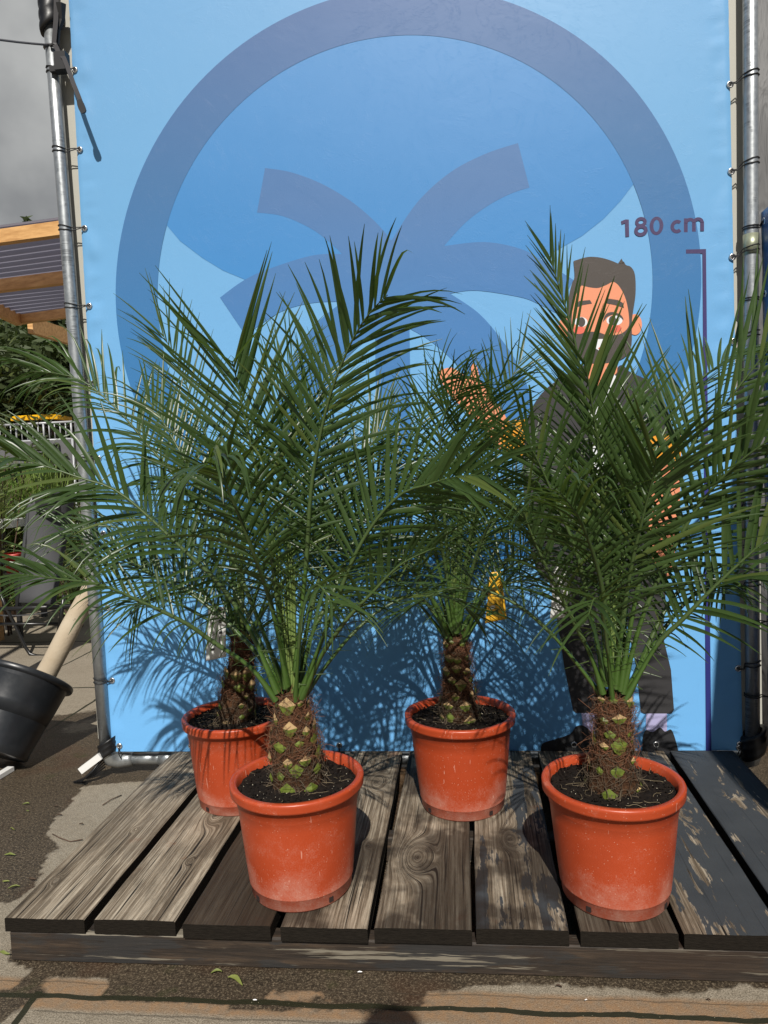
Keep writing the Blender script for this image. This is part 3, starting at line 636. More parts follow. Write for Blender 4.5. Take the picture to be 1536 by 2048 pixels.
# ------------------------------------------------------------------ pots and palms
def pot_mat():
    t = NT('terracotta_plastic'); c = t.coord(); s = t.N('ShaderNodeSeparateXYZ'); t.L(c, s.inputs[0]); oi = t.N('ShaderNodeObjectInfo')
    va = t.N('ShaderNodeVectorMath', operation='ADD'); t.L(c, va.inputs[0]); cb = t.N('ShaderNodeCombineXYZ'); t.L(t.math('MULTIPLY', oi.outputs['Random'], 9), cb.inputs[0]); t.L(cb.outputs[0], va.inputs[1]); v = va.outputs[0]
    n = t.noise(v, 9, 6, .65); fine = t.noise(v, 300, 3, .7); st = t.noise(v, 26, 5, .7)
    base = t.mix(n, (.34, .046, .014), (.49, .072, .022))
    z = s.outputs[2]
    low = t.math('SUBTRACT', 1.0, t.math('DIVIDE', z, .14), clamp=True)
    dust = t.math('ADD', t.math('MULTIPLY', low, .85), t.math('ADD', t.math('MULTIPLY', t.math('SUBTRACT', n, .46), 2.4), t.math('MULTIPLY', t.math('SUBTRACT', fine, .5), 1.3))); dust = t.math('MULTIPLY', t.ramp(dust, [(.24, 0.0), (1.0, 1.0)]), t.ramp(st, [(.28, .25), (.62, 1.0)]))
    base = t.mix(t.math('MULTIPLY', dust, .62), base, (.52, .30, .235))
    vo = t.N('ShaderNodeTexVoronoi'); vo.inputs['Scale'].default_value = 120; t.L(v, vo.inputs['Vector']); sp = t.math('MULTIPLY', t.math('LESS_THAN', vo.outputs['Distance'], .14), t.ramp(st, [(.45, 0.0), (.52, 1.0)]))
    base = t.mix(t.math('MULTIPLY', sp, .38), base, (.80, .52, .40))
    cs = t.N('ShaderNodeMapping'); cs.inputs['Scale'].default_value = (1, 1, .12); cs.inputs['Rotation'].default_value = (.6, .5, 0); t.L(v, cs.inputs[0]); scr = t.ramp(t.noise(cs.outputs[0], 120, 2, .5), [(.715, 0.0), (.735, 1.0)]); base = t.mix(t.math('MULTIPLY', scr, .5), base, (.75, .42, .32))
    dirt = t.math('MULTIPLY', t.ramp(t.math('SUBTRACT', 1.0, t.math('DIVIDE', z, .035), clamp=True), [(.1, 0.0), (.9, 1.0)]), t.ramp(t.noise(v, 14, 5), [(.42, 0.0), (.62, 1.0)])); base = t.mix(t.math('MULTIPLY', dirt, .22), base, (.10, .045, .022))
    rough = t.math('ADD', t.math('MULTIPLY', dust, .35), .36)
    return t.set(base, rough, 0, t.bump(t.math('ADD', fine, t.math('MULTIPLY', n, 2)), .10, .001), .45)
M_pot = pot_mat(); M_dark = plain('drain_hole_shade', (.02, .01, .008), .9)
def soil_mat():
    t = NT('potting_soil'); c = t.coord(); n = t.noise(c, 130, 6, .8); 
    return t.set(t.ramp(n, [(.35, (.004, .003, .0025)), (.55, (.016, .011, .008)), (.75, (.045, .030, .020))]), .95, 0, t.bump(n, 1.0, .006), .2)
M_soil = soil_mat(); M_perl = plain('soil_specks_pale', (.55, .50, .38), .8, 0, .3, 60); M_root = plain('rootlet_tan', (.22, .17, .10), .8, 0, .35, 80)
def trunk_mat():
    t = NT('palm_trunk_fibre'); c = t.coord('Object', (1, 1, 1)); n = t.noise(c, 70, 6, .8, .8)
    return t.set(t.ramp(n, [(.3, (.012, .007, .005)), (.5, (.075, .036, .018)), (.72, (.17, .085, .042))]), .95, 0, t.bump(n, 1.0, .01), .15)
M_trunk = trunk_mat(); M_fib = plain('fibre_brown', (.17, .07, .033), .85, 0, .5, 50); M_fib2 = plain('fibre_grey_tan', (.10, .072, .045), .85, 0, .4, 50)
def base_mat():
    t = NT('leaf_base_green'); c = t.coord(); n = t.noise(c, 60, 4, .6); return t.set(t.mix(n, (.040, .062, .012), (.20, .25, .035)), .45, 0, t.bump(n, .3, .002))
M_base = base_mat(); M_cut = plain('cut_leaf_base_tan', (.40, .27, .13), .85, 0, .6, 110)

def catmull(P, n=8):
    out = []
    for i in range(len(P) - 1):
        p0, p1, p2, p3 = P[max(i - 1, 0)], P[i], P[i + 1], P[min(i + 2, len(P) - 1)]
        for k in range(n):
            t_ = k / n; out.append(.5 * ((2 * p1) + (p2 - p0) * t_ + (2 * p0 - 5 * p1 + 4 * p2 - p3) * t_ ** 2 + (3 * p1 - p0 - 3 * p2 + p3) * t_ ** 3))
    out.append(P[-1]); return out

def frond(parent, axis0, P, Lmax=.30, face=.7, droop=.25, seed=0, start=.27, step=.0180, wid=.0115, base_r=.0088, kink=.15, vee=22, tipk=.75, asc=1.0):
    r = random.Random(seed); C = catmull(P, 8)
    if wid > .0115: wid *= 1.16; step *= 1.14
    L = [0]
    for a, b in zip(C, C[1:]): L.append(L[-1] + (b - a).length)
    tot = L[-1]
    def at_(s):
        s = max(0, min(tot, s)); lo_, hi = 0, len(L) - 1
        while hi - lo_ > 1:
            m_ = (lo_ + hi) // 2
            if L[m_] <= s: lo_ = m_
            else: hi = m_
        q = (s - L[lo_]) / max(1e-9, L[hi] - L[lo_]); p = C[lo_].lerp(C[hi], q)
        i0, i1 = max(0, lo_ - 1), min(len(C) - 1, hi + 1); return p, (C[i1] - C[i0]).normalized()
    tip = C[-1]; O = Vector((tip.x - axis0.x, tip.y - axis0.y, 0))
    O = O.normalized() if O.length > .03 else Vector((0, -1, 0))
    m = MB()
    K = 26; pts = []; rad = []
    for i in range(K + 1):
        u = i / K; p, T = at_(u * tot); pts.append(p); rad.append(base_r * (1 - u) ** .85 * (1 if u > .12 else 1 + (.12 - u) * 6) + .0012)
    nb = int(K * (start - .02)) + 1
    m.tube(pts[:nb + 1], rad[:nb + 1], 7, 2, False, .62); m.tube(pts[nb:], rad[nb:], 6, 1, False, .8)
    def frame(p, T):
        Nn = (Vector((0, 0, 1)) - O * 1.0); Nn = Nn - T * Nn.dot(T)
        Nn = Nn.normalized() if Nn.length > .05 else Vector((0, 0, 1)); Sn = T.cross(Nn)
        V = (CAM - p).normalized(); Sf = T.cross(V)
        Sf = Sf.normalized() if Sf.length > .1 else Sn
        if Sf.dot(Sn) < 0: Sf = -Sf
        S = Sn * (1 - face) + Sf * face; S = (S - T * S.dot(T)).normalized(); return S, S.cross(T).normalized()
    s = tot * start * .30; g = Vector((0, 0, -1)); side = 1
    while s < tot * .995:
        u = s / tot; q = (u - start) / (1 - start)
        p, T = at_(s); S, N = frame(p, T)
        for sd in (1, -1):
            if q < 0:
                if r.random() < .25: continue
                Ll = .02 + .055 * r.random() * (.4 + s / (tot * start)); a = math.radians(r.uniform(50, 100)); w = .0035; v = math.radians(r.uniform(-30, 50)); dr = 0
            else:
                prof = min(1, .22 + q * 2.45) if q < .32 else 1 - (1 - tipk) * ((q - .32) / .68) ** 1.6
                Ll = Lmax * prof * r.uniform(.88, 1.08); a = math.radians((66 - 44 * q ** 1.1) * asc + r.uniform(-7, 7)); w = wid * min(1, .38 + q * 2.2) * r.uniform(.75, 1.12)
                if r.random() < .05: continue
                if q > .9: w *= .85
                v = math.radians(r.gauss(vee, 10)); dr = droop * r.uniform(.5, 1.5)
            d = (T * math.cos(a) + (S * sd * math.cos(v) + N * math.sin(v)) * math.sin(a)).normalized()
            wv = (T - d * T.dot(d)); wv = wv.normalized() if wv.length > .05 else S
            tw = r.uniform(-.35, .35); nv = d.cross(wv) * (1 if sd > 0 else -1); wv, nv = (wv * math.cos(tw) + nv * math.sin(tw)), (nv * math.cos(tw) - wv * math.sin(tw))
            p_ = p + T * r.uniform(-.004, .004); rows = []; kk = r.random() < kink; kt = r.uniform(.35, .7); cur = p_.copy(); dd = d.copy(); n = 7 if q >= 0 else 2
            for i in range(n + 1):
                t_ = i / n
                if i: cur = cur + dd * (Ll / n)
                gg = dr * (.10 + .5 * t_) * (2.4 if kk and t_ > kt else 1) * (1.15 - abs(dd.z) * .4)
                dd = (dd + g * gg).normalized() if q >= 0 else dd
                ww = w * (min(1, .42 + t_ * 2.6)) * ((1 - t_) ** .62 if t_ > .0 else 1) * .5 if q >= 0 else w * (1 - t_ * .9) * .5
                ww = max(ww, .0004); wl_ = (wv - dd * wv.dot(dd)).normalized(); nn = dd.cross(wl_)
                if nn.dot(nv) < 0: nn = -nn
                rows.append([cur - wl_ * ww + nn * ww * .42, cur, cur + wl_ * ww + nn * ww * .42])
            m.quadstrip(rows, 0 if q >= 0 else 1)
        s += (step * (1 - .15 * q) if q >= 0 else step * 1.5) * r.uniform(.8, 1.2)
    m.v = [(x, min(y, -.014 - .004 * ((i * 7) % 5)) if (-.06 < x < 2.44) else y, max(z, PT + .004)) for i, (x, y, z) in enumerate(m.v)]
    return m.build('frond', [M_leaf, M_rachis, M_petiole], parent)

RIMH = .2935
def palm(px, py, s, rim_h, crown, trunk_r, label, fronds, seed, fill, tilt=(0, 0)):
    root = empty('potted_palm', (px, py, PT), label, 'palm', 'palms in terracotta pots'); r = random.Random(seed)
    h, rt, rb = RIMH * s, .1726 * s, .1283 * s
    # --- pot
    m = MB(); def_t = lambda z: rb + (rt * .915 - rb) * (z / h) ** .9
    prof = [(.0, .004), (rb * .90, .004), (rb * .97, .0), (rb + .001, .006), (def_t(.032), .033), (def_t(.034) + .0022, .035), (def_t(.034) + .0022, .037)]
    for k in range(1, 9): z = .04 + (h * .80 - .04) * k / 8; prof.append((def_t(z) + .002, z))
    zz = h * .805; prof += [(def_t(zz) + .004, zz + .002), (def_t(zz) + .003, h - .0275), (rt - .004, h - .0265), (rt - .0008, h - .0245), (rt - .0002, h - .020), (rt, h - .010), (rt + .0008, h - .005), (rt - .001, h - .001), (rt - .005, h), (rt - .014, h - .0005), (rt - .018, h - .004), (rt - .021, h - .03), (rt - .025, h - .08)]
    dn = lambda p: Vector((p.x + .0012 * mnoise.noise((p.x * 12, p.y * 12, seed)), p.y, p.z + (.0012 * mnoise.noise((p.x * 9, p.y * 9, seed + 3)) if p.z > PT + h * .7 else 0)))
    m.lathe(prof, 72, (px, py, PT), None, dn); m.build('pot', M_pot, root)
    o = root
    for k in range(4):           # drainage notches
        a = -math.pi / 2 + (k - .62) * math.pi / 2 + (seed * 1.7) % .5
        if math.sin(a) > .35: continue
        mm = MB(); c = Vector((px + math.cos(a) * (rb + .0015), py + math.sin(a) * (rb + .0015), PT + .021)); M2 = Matrix.Rotation(a, 3, 'Z')
        mm.box(c - Vector((0, 0, .004)), (.006, .012, .012), 0, M2); mm.build('drain_hole', M_dark, root, smooth=False)
    # --- soil
    m = MB(); sz = PT + h - .022; R = rt - .0195; NR, NA = 34, 90; rows = []
    for i in range(NR + 1):
        q = i / NR; rr = R * q; row = []
        for j in range(NA):
            a = 2 * math.pi * j / NA; x, y = px + rr * math.cos(a), py + rr * math.sin(a)
            z = sz + .006 * (1 - q) + .005 * mnoise.noise((x * 45, y * 45, seed)) + .004 * mnoise.noise((x * 130, y * 130, seed)) + .004 * mnoise.noise((x * 14, y * 14, seed)); row.append((x, y, z))
        rows.append(row)
    m.quadstrip(rows, 0, True)
    def blob(c, rr, mat):
        b = len(m.v); 
        for d in ((1, 0, 0), (-1, 0, 0), (0, 1, 0), (0, -1, 0), (0, 0, 1), (0, 0, -1)): m.v.append(tuple(c + Vector(d) * rr * r.uniform(.6, 1.2)))
        for f in ((0, 2, 4), (2, 1, 4), (1, 3, 4), (3, 0, 4), (2, 0, 5), (1, 2, 5), (3, 1, 5), (0, 3, 5)): m.f.append(tuple(b + i for i in f)); m.m.append(mat)
    for k in range(420):
        a = r.uniform(0, 6.283); rr = R * math.sqrt(r.random()) * .98; c = Vector((px + rr * math.cos(a), py + rr * math.sin(a), sz + .004 + .004 * (1 - rr / R)))
        if r.random() < .16: blob(c, r.uniform(.0006, .0016), 1)
        else: blob(c, r.uniform(.0015, .0045), 0)
    for k in range(30):
        a = r.uniform(0, 6.283); rr = R * (.3 + .6 * r.random()); c = Vector((px + rr * math.cos(a), py + rr * math.sin(a), sz + .009)); d = Vector((r.uniform(-1, 1), r.uniform(-1, 1), 0)).normalized(); pts = [c]
        for i in range(r.randint(2, 7)): d = (d + Vector((r.uniform(-.7, .7), r.uniform(-.7, .7), 0))).normalized(); pts.append(pts[-1] + d * .008 + Vector((0, 0, r.uniform(-.002, .003))))
        pts = [p for p in pts if (p.xy - Vector((px, py))).length < R * .98]
        if len(pts) > 1: m.tube(pts, r.uniform(.0003, .0006), 4, 2)
    m.build('soil', [M_soil, M_perl, M_root], root)
    # --- trunk
    m = MB(); th = crown.z - sz; base = Vector((px + tilt[0], py + tilt[1], sz)); ax = crown - base
    def tr(q): return trunk_r * (.97 + .14 * math.exp(-q * 5) - .38 * q ** 1.5 + .06 * math.sin(q * 7 + seed))
    rows = []
    for i in range(34):
        q = i / 33 * 1.04; row = []
        for j in range(40):
            a = 2 * math.pi * j / 40; rr = tr(min(q, 1)) * (1 if q < 1 else .55) * (1 + .09 * mnoise.noise((math.cos(a) * 3, math.sin(a) * 3, q * 7 + seed)) + .06 * mnoise.noise((math.cos(a) * 9, math.sin(a) * 9, q * 22 + seed)))
            row.append(base + ax * q + Vector((math.cos(a) * rr, math.sin(a) * rr, -.006)))
        rows.append(row)
    m.quadstrip(rows, 0, True)
    for k in range(1500):
        q = r.random() ** .8; a = r.uniform(0, 6.283); rr = tr(q) * r.uniform(.99, 1.13); c = base + ax * q + Vector((math.cos(a) * rr, math.sin(a) * rr, 0)); out = Vector((math.cos(a), math.sin(a), 0)); tan = Vector((-math.sin(a), math.cos(a), 0))
        d = (tan * r.uniform(-1, 1) + Vector((0, 0, r.uniform(-.7, .9))) + out * r.uniform(0, .5)).normalized(); pts = [c]; n = r.randint(3, 6); st_ = r.uniform(.005, .011)
        cur = r.uniform(-.9, .9)
        for i in range(n): d = (d + d.cross(out) * cur * .5 + out * r.uniform(-.38, .12)).normalized(); pts.append(pts[-1] + d * st_)
        m.tube(pts, [r.uniform(.0003, .0007)] * n + [.0002], 3, 2 if (q < .3 or r.random() < .3) else 1, False)
    for k in range(26):   # roots at the foot
        a = r.uniform(0, 6.283); out = Vector((math.cos(a), math.sin(a), 0)); p = base + out * tr(0) * .98 + Vector((0, 0, r.uniform(.0, .035))); pts = [p]; d = (out + Vector((0, 0, .1)) + Vector((-out.y, out.x, 0)) * r.uniform(-.9, .9)).normalized()
        for i in range(5): d = (d + Vector((0, 0, -.45))).normalized(); q_ = pts[-1] + d * .009; q_.z = max(q_.z, sz + .004); pts.append(q_)
        m.tube(pts, [.0012, .001, .0009, .0008, .0006, .0004], 4, 2)
    trunk = m.build('trunk', [M_trunk, M_fib, M_fib2], root)
    rowsN = max(3, int(round(th / .036)))
    for i in range(rowsN):
        for j in range(5):
            a = -math.pi / 2 + (j + (i % 2) * .5 - 2.25) * .95 + r.uniform(-.3, .3); q = (i + .45 + r.uniform(-.34, .34)) / rowsN
            if r.random() < .22: continue
            out = Vector((math.cos(a), math.sin(a), 0)); tan = Vector((-math.sin(a), math.cos(a), 0)); c = base + ax * q + out * (tr(q) * .98); w = r.choice((.012, .016, .020, .023)) * r.uniform(.85, 1.1) * trunk_r / .058; hh = w * r.uniform(.8, 1.35); up = Vector((0, 0, 1))
            mm = MB(); A = c - tan * w + up * hh * .15 + out * .004; Bq = c + tan * w + up * hh * .15 + out * .004; D = c - up * hh * .9 + out * .003; U_ = c + up * hh * .85 + out * .006
            tipv = c + out * r.uniform(.007, .012) + up * r.uniform(-.002, .006) + tan * r.uniform(-.004, .004)
            l2 = c - tan * w * .55 - up * hh * .5 + out * .006; r2 = c + tan * w * .55 - up * hh * .5 + out * .006
            b = len(mm.v); mm.v += [tuple(x) for x in (A, l2, D, r2, Bq, U_, tipv)]
            mm.f += [(0, 1, 6), (1, 2, 6), (2, 3, 6), (3, 4, 6)]; mm.m += [0] * 4
            b = len(mm.v); o1 = out * .0006; mm.v += [tuple(x + o1) for x in (A, tipv, Bq, U_)]; mm.f += [(0 + b, 1 + b, 3 + b), (1 + b, 2 + b, 3 + b)]; mm.m += [1, 1] if r.random() < .62 else [0, 0]
            lb = mm.build('leaf_base', [M_base, M_cut], trunk, smooth=False, ); lb.matrix_parent_inverse = Matrix()
    # --- fronds
    def crp(x): return crown + x
    for k, f in enumerate(fronds):
        pts, dy = f[0], f[1]; kw = dict(f[2]) if len(f) > 2 else {}
        b0 = onY(pts[0][0], pts[0][1], crown.y); P = []
        a = math.atan2(0, 1)
        for i, (u, v) in enumerate(pts):
            q = i / (len(pts) - 1); P.append(onY(u, v, min(-.03, crown.y + (-.02 if dy <= 0 else .02) + dy * q ** 1.5)))
        if seed in (12, 13): kw.setdefault('wid', .0088); kw.setdefault('step', .020)
        frond(root, crown, P, seed=seed * 100 + k, **kw)
    for k, (az, el, Ln, dr) in enumerate(fill):
        a = math.radians(az); e = math.radians(el); out = Vector((math.cos(a), math.sin(a), 0)); P = [crown + out * trunk_r * .55 + Vector((0, 0, -.01))]; d = out * math.cos(e) + Vector((0, 0, math.sin(e)))
        for i in range(6): P.append(P[-1] + d * Ln / 6); d = (d + Vector((0, 0, -dr * (.06 + .07 * i)))).normalized()
        frond(root, crown, P, seed=seed * 100 + 50 + k, face=.2, Lmax=.25, droop=.3, step=.023, start=.32, base_r=.007, wid=.0095)
    for k in range(3):           # unopened spears
        a = r.uniform(0, 6.28); mm = MB(); H = r.uniform(.34, .55); d = Vector((r.uniform(-.08, .08), r.uniform(-.06, .1), 1)); c = crown + Vector((r.uniform(-.012, .012), r.uniform(-.01, .01), -.01))
        for q in range(5):
            dd = d + Vector((r.uniform(-.03, .03), r.uniform(-.03, .03), 0)); o2 = Vector((r.uniform(-.006, .006), r.uniform(-.006, .006), 0)); h2 = H * r.uniform(.75, 1.05)
            mm.tube([c + o2 + dd * h2 * t_ for t_ in (0, .2, .4, .6, .8, 1)], [.0055, .0060, .0052, .0042, .0026, .0006], 5, 0, False, .5)
        mm.build('spear_leaf', M_spear, root)
    return root

D_ = lambda **k: k
C1 = onY(583, 1385, -.898); C2 = onY(912, 1272, -.434); C3 = onY(1228, 1385, -.908); C0 = onY(487, 1262, -.415)
palm(.926, -.898, 1.0, 0, C1, .063, 'largest potted palm with tall fans of leaves, front left of the platform', [
    ([(572, 1375), (548, 1150), (512, 941), (473, 759), (464, 722)], -.12, D_(face=1, Lmax=.36, droop=.05, kink=0, wid=.0125, vee=8, tipk=.8)),
    ([(592, 1340), (612, 1130), (624, 964), (656, 805), (700, 690), (738, 628), (775, 590)], -.22, D_(face=.95, Lmax=.30, droop=.20, kink=.15, wid=.0125, vee=8, tipk=.66)),
    ([(555, 1385), (500, 1260), (440, 1170), (372, 1104), (243, 988), (158, 955), (62, 923), (30, 915)], -.15, D_(face=.75, Lmax=.27, droop=.32, kink=.35, wid=.013)),
    ([(552, 1400), (500, 1334), (423, 1282), (371, 1246), (283, 1204), (202, 1170), (120, 1158), (35, 1148)], -.28, D_(face=.5, Lmax=.20, droop=.35, kink=.35, wid=.011)),
    ([(600, 1390), (640, 1290), (715, 1100), (792, 996), (860, 968), (905, 955), (960, 948)], -.2, D_(face=.8, Lmax=.27, droop=.16, wid=.0125)),
    ([(605, 1395), (617, 1369), (647, 1304), (695, 1237), (744, 1186), (800, 1130), (870, 1095)], -.1, D_(face=.4, Lmax=.18, droop=.5, step=.022)),
    ([(598, 1380), (623, 1272), (668, 1180), (700, 1100), (740, 1010), (800, 930)], .25, D_(face=.6, Lmax=.25, droop=.3)),
    ([(575, 1370), (545, 1220), (504, 1098), (444, 952), (415, 925)], -.45, D_(face=.6, Lmax=.22, droop=.55, kink=.6, wid=.013, tipk=.9)),
    ([(580, 1370), (575, 1150), (590, 950), (625, 800)], .08, D_(face=.9, Lmax=.26, droop=.15)),
    ([(590, 1370), (640, 1150), (700, 960), (770, 850)], .15, D_(face=.5, Lmax=.25, droop=.3)),
    ([(570, 1375), (480, 1150), (390, 960), (330, 850), (290, 790)], .1, D_(face=.6, Lmax=.24, droop=.3)),
    ([(560, 1380), (500, 1290), (400, 1200), (322, 1157), (240, 1120), (170, 1110)], .1, D_(face=.5, Lmax=.2, droop=.4)),
], 11, [(20, 50, .60, 1.7), (-60, 72, .5, 1.9), (150, 62, .66, 1.3)])
palm(.609, -.415, 1.0, 0, C0, .054, 'potted palm in the shaded rear left pot, partly behind the largest palm', [
    ([(470, 1260), (435, 1130), (385, 1000), (293, 887), (243, 828), (176, 768), (120, 748), (60, 742)], -.02, D_(face=.6, Lmax=.27, droop=.42, kink=.4, wid=.0125)),
    ([(475, 1260), (460, 1100), (430, 930), (380, 790), (345, 705), (322, 665)], -.05, D_(face=.8, Lmax=.26, droop=.12, kink=.05)),
    ([(475, 1270), (430, 1210), (322, 1157), (281, 1133), (202, 1089), (130, 1055)], -.1, D_(face=.4, Lmax=.22, droop=.45)),
    ([(490, 1260), (540, 1100), (600, 900), (645, 770), (660, 735)], .2, D_(face=.8, Lmax=.27, droop=.15)),
    ([(482, 1260), (490, 1050), (540, 850), (585, 710)], .1, D_(face=.8, Lmax=.25, droop=.15)),
    ([(495, 1270), (580, 1150), (680, 1060), (760, 1030)], .15, D_(face=.4, Lmax=.25, droop=.4)),
    ([(470, 1275), (400, 1230), (330, 1200), (260, 1210)], .15, D_(face=.3, Lmax=.2, droop=.5)),
    ([(497, 1275), (560, 1230), (650, 1180), (720, 1200)], .1, D_(face=.3, Lmax=.22, droop=.5)),
], 12, [(200, 60, .7, 1.5), (-20, 55, .65, 1.6), (-120, 55, .5, 1.9), (30, 65, .66, 1.3), (150, 60, .66, 1.5)])
palm(1.349, -.434, 1.015, 0, C2, .052, 'smaller potted palm standing in the middle pot close to the banner', [
    ([(912, 1265), (918, 1100), (915, 935), (916, 850), (913, 790)], -.1, D_(face=.95, Lmax=.24, droop=.2, vee=12)),
    ([(910, 1262), (922, 1060), (940, 900), (975, 805), (1000, 765)], -.12, D_(face=.8, Lmax=.24, droop=.25, wid=.010)),
    ([(908, 1262), (890, 1050), (880, 900), (895, 815), (925, 775)], -.2, D_(face=.7, Lmax=.24, droop=.35, wid=.010)),
    ([(915, 1262), (935, 1100), (960, 1000), (1000, 930), (1040, 900)], -.15, D_(face=.7, Lmax=.24, droop=.35, wid=.010)),
    ([(918, 1260), (950, 1050), (985, 900), (1005, 800), (1030, 742), (1048, 712)], .05, D_(face=.8, Lmax=.22, droop=.16)),
    ([(905, 1260), (850, 1120), (800, 980), (760, 860), (735, 800)], .1, D_(face=.7, Lmax=.24, droop=.3, kink=.3)),
    ([(905, 1260), (870, 1100), (835, 950), (840, 850), (872, 772), (915, 748)], -.05, D_(face=.6, Lmax=.22, droop=.4, kink=.3)),
    ([(915, 1260), (960, 1100), (1030, 985), (1090, 935), (1150, 915)], 0, D_(face=.6, Lmax=.24, droop=.35)),
    ([(905, 1265), (840, 1160), (770, 1090), (690, 1060)], .05, D_(face=.5, Lmax=.23, droop=.45)),
    ([(920, 1265), (990, 1150), (1070, 1075), (1150, 1075)], .05, D_(face=.5, Lmax=.23, droop=.45)),
    ([(895, 1275), (860, 1215), (800, 1160), (740, 1160)], 0, D_(face=.3, Lmax=.2, droop=.55)),
    ([(928, 1280), (965, 1225), (1010, 1170), (1080, 1160)], 0, D_(face=.3, Lmax=.2, droop=.55)),
    ([(910, 1262), (885, 1100), (855, 1000), (820, 960)], -.35, D_(face=.5, Lmax=.22, droop=.5)),
    ([(915, 1262), (950, 1120), (990, 1030), (1040, 1010)], -.3, D_(face=.5, Lmax=.22, droop=.5)),
], 13, [(185, 55, .65, 1.5), (0, 55, .65, 1.5), (-40, 60, .55, 1.8), (-130, 62, .55, 1.8), (90, 68, .6, 1.3), (150, 64, .62, 1.4), (40, 64, .62, 1.4)])
palm(1.722, -.908, .986, 0, C3, .053, 'potted palm with a tall narrow frond over the printed man, front right of the platform', [
    ([(1215, 1370), (1195, 1100), (1178, 855), (1164, 764), (1147, 670), (1116, 566), (1100, 515)], -.05, D_(face=.85, Lmax=.20, droop=.06, kink=.05, wid=.0088, vee=10, tipk=.55, asc=.72, step=.022)),
    ([(1222, 1372), (1213, 1150), (1205, 980), (1192, 860), (1178, 770), (1168, 715)], -.12, D_(face=.9, Lmax=.31, droop=.08, kink=.1, wid=.0125, vee=10, asc=.9, tipk=.62, step=.021)),
    ([(1230, 1375), (1248, 1225), (1264, 1128), (1283, 1046), (1303, 965), (1313, 915)], -.18, D_(face=.95, Lmax=.30, droop=.10, kink=.1, wid=.0125, vee=8)),
    ([(1250, 1400), (1313, 1291), (1362, 1242), (1443, 1160), (1536, 1076), (1590, 1035)], -.12, D_(face=.7, Lmax=.27, droop=.18, wid=.0125)),
    ([(1240, 1380), (1275, 1180), (1320, 1020), (1401, 863), (1456, 800), (1536, 700), (1560, 672)], -.12, D_(face=1, Lmax=.33, droop=.05, kink=0, wid=.0125, vee=6, step=.022)),
    ([(1245, 1385), (1290, 1220), (1374, 1048), (1432, 969), (1482, 921), (1536, 882), (1590, 850)], -.2, D_(face=.9, Lmax=.28, droop=.15, wid=.0125)),
    ([(1205, 1385), (1182, 1313), (1147, 1242), (1100, 1150), (1060, 1060), (1045, 1010)], -.1, D_(face=.5, Lmax=.2, droop=.5, kink=.4)),
    ([(1210, 1370), (1160, 1130), (1110, 1000), (1075, 920), (1045, 870)], -.1, D_(face=.6, Lmax=.26, droop=.35, kink=.4, wid=.0125)),
    ([(1232, 1370), (1215, 1100), (1200, 930), (1205, 830)], .12, D_(face=.8, Lmax=.26, droop=.2)),
    ([(1235, 1370), (1240, 1100), (1245, 950), (1258, 860), (1285, 800)], .3, D_(face=.9, Lmax=.14, droop=.1, step=.014)),
    ([(1250, 1400), (1330, 1220), (1400, 1150), (1455, 1180)], .2, D_(face=.4, Lmax=.22, droop=.5)),
    ([(1240, 1370), (1270, 1050), (1320, 880), (1395, 765), (1480, 712), (1550, 705)], .3, D_(face=.2, Lmax=.22, droop=.2)),
    ([(1225, 1370), (1205, 1180), (1165, 1050), (1120, 985)], -.35, D_(face=.6, Lmax=.22, droop=.4, kink=.4)),
], 14, [(180, 55, .6, 1.6), (20, 55, .6, 1.7), (-110, 70, .45, 1.8), (80, 62, .62, 1.4)])

# ------------------------------------------------------------------ plant tags
def tagobj(name, corners, Y, mats, art, label, string):
    e = empty(name, onY(*corners[0], Y), label, 'plant tag', 'plant care tags'); m = MB(); P = [onY(u, v, Y + .006 * (i in (1, 2))) for i, (u, v) in enumerate(corners)]; n = (P[1] - P[0]).cross(P[3] - P[0]).normalized(); 
    if n.y > 0: n = -n
    NX_, NY_ = 8, 14; rows = []
    def pt(a, b, off=0): p = P[0].lerp(P[1], a).lerp(P[3].lerp(P[2], a), b); return p + n * (off + .003 * math.sin(b * 3.0 + a))
    for j in range(NY_ + 1): rows.append([pt(i / NX_, j / NY_) for i in range(NX_ + 1)])
    m.quadstrip(rows, 0); card = m.build('card', mats[0], e); md = card.modifiers.new('s', 'SOLIDIFY'); md.thickness = .0006
    for k, (poly, mi) in enumerate(art):
        mm = MB(); q = [pt(a, b, .0012 + .0002 * k) for a, b in poly]; b0 = len(mm.v); mm.v += [tuple(x) for x in q]; mm.f.append(tuple(range(len(q)))); mm.m.append(0); mm.build('printed_mark', mats[mi], e, smooth=False)
    mm = MB(); mm.tube([onY(u, v, Y) for u, v in string], .0008, 5); mm.build('string', M_white, e); return e
M_ink = plain('ink_dark', (.02, .02, .02), .5); M_card = plain('card_white', (.62, .62, .60), .45, 0, .05); M_yel = plain('card_yellow', (.72, .40, .03), .4, 0, .08); M_pic = plain('card_green_photo', (.05, .11, .03), .4, 0, .7, 160)
def circ(a, b, ra, rb_, n=12): return [(a + ra * math.cos(6.283 * i / n), b + rb_ * math.sin(6.283 * i / n)) for i in range(n)]
def rect(a0, b0, a1, b1): return [(a0, b0), (a1, b0), (a1, b1), (a0, b1)]
star = []
for k in range(8):
    a = k * math.pi / 4; star.append(([(.25 + .06 * math.cos(a) + .02 * math.sin(a), .52 + .03 * math.sin(a)), (.25 + .13 * math.cos(a), .52 + .045 * math.sin(a)), (.25 + .13 * math.cos(a + .3), .52 + .045 * math.sin(a + .3)), (.25 + .06 * math.cos(a + .3), .52 + .03 * math.sin(a + .3))], 1))
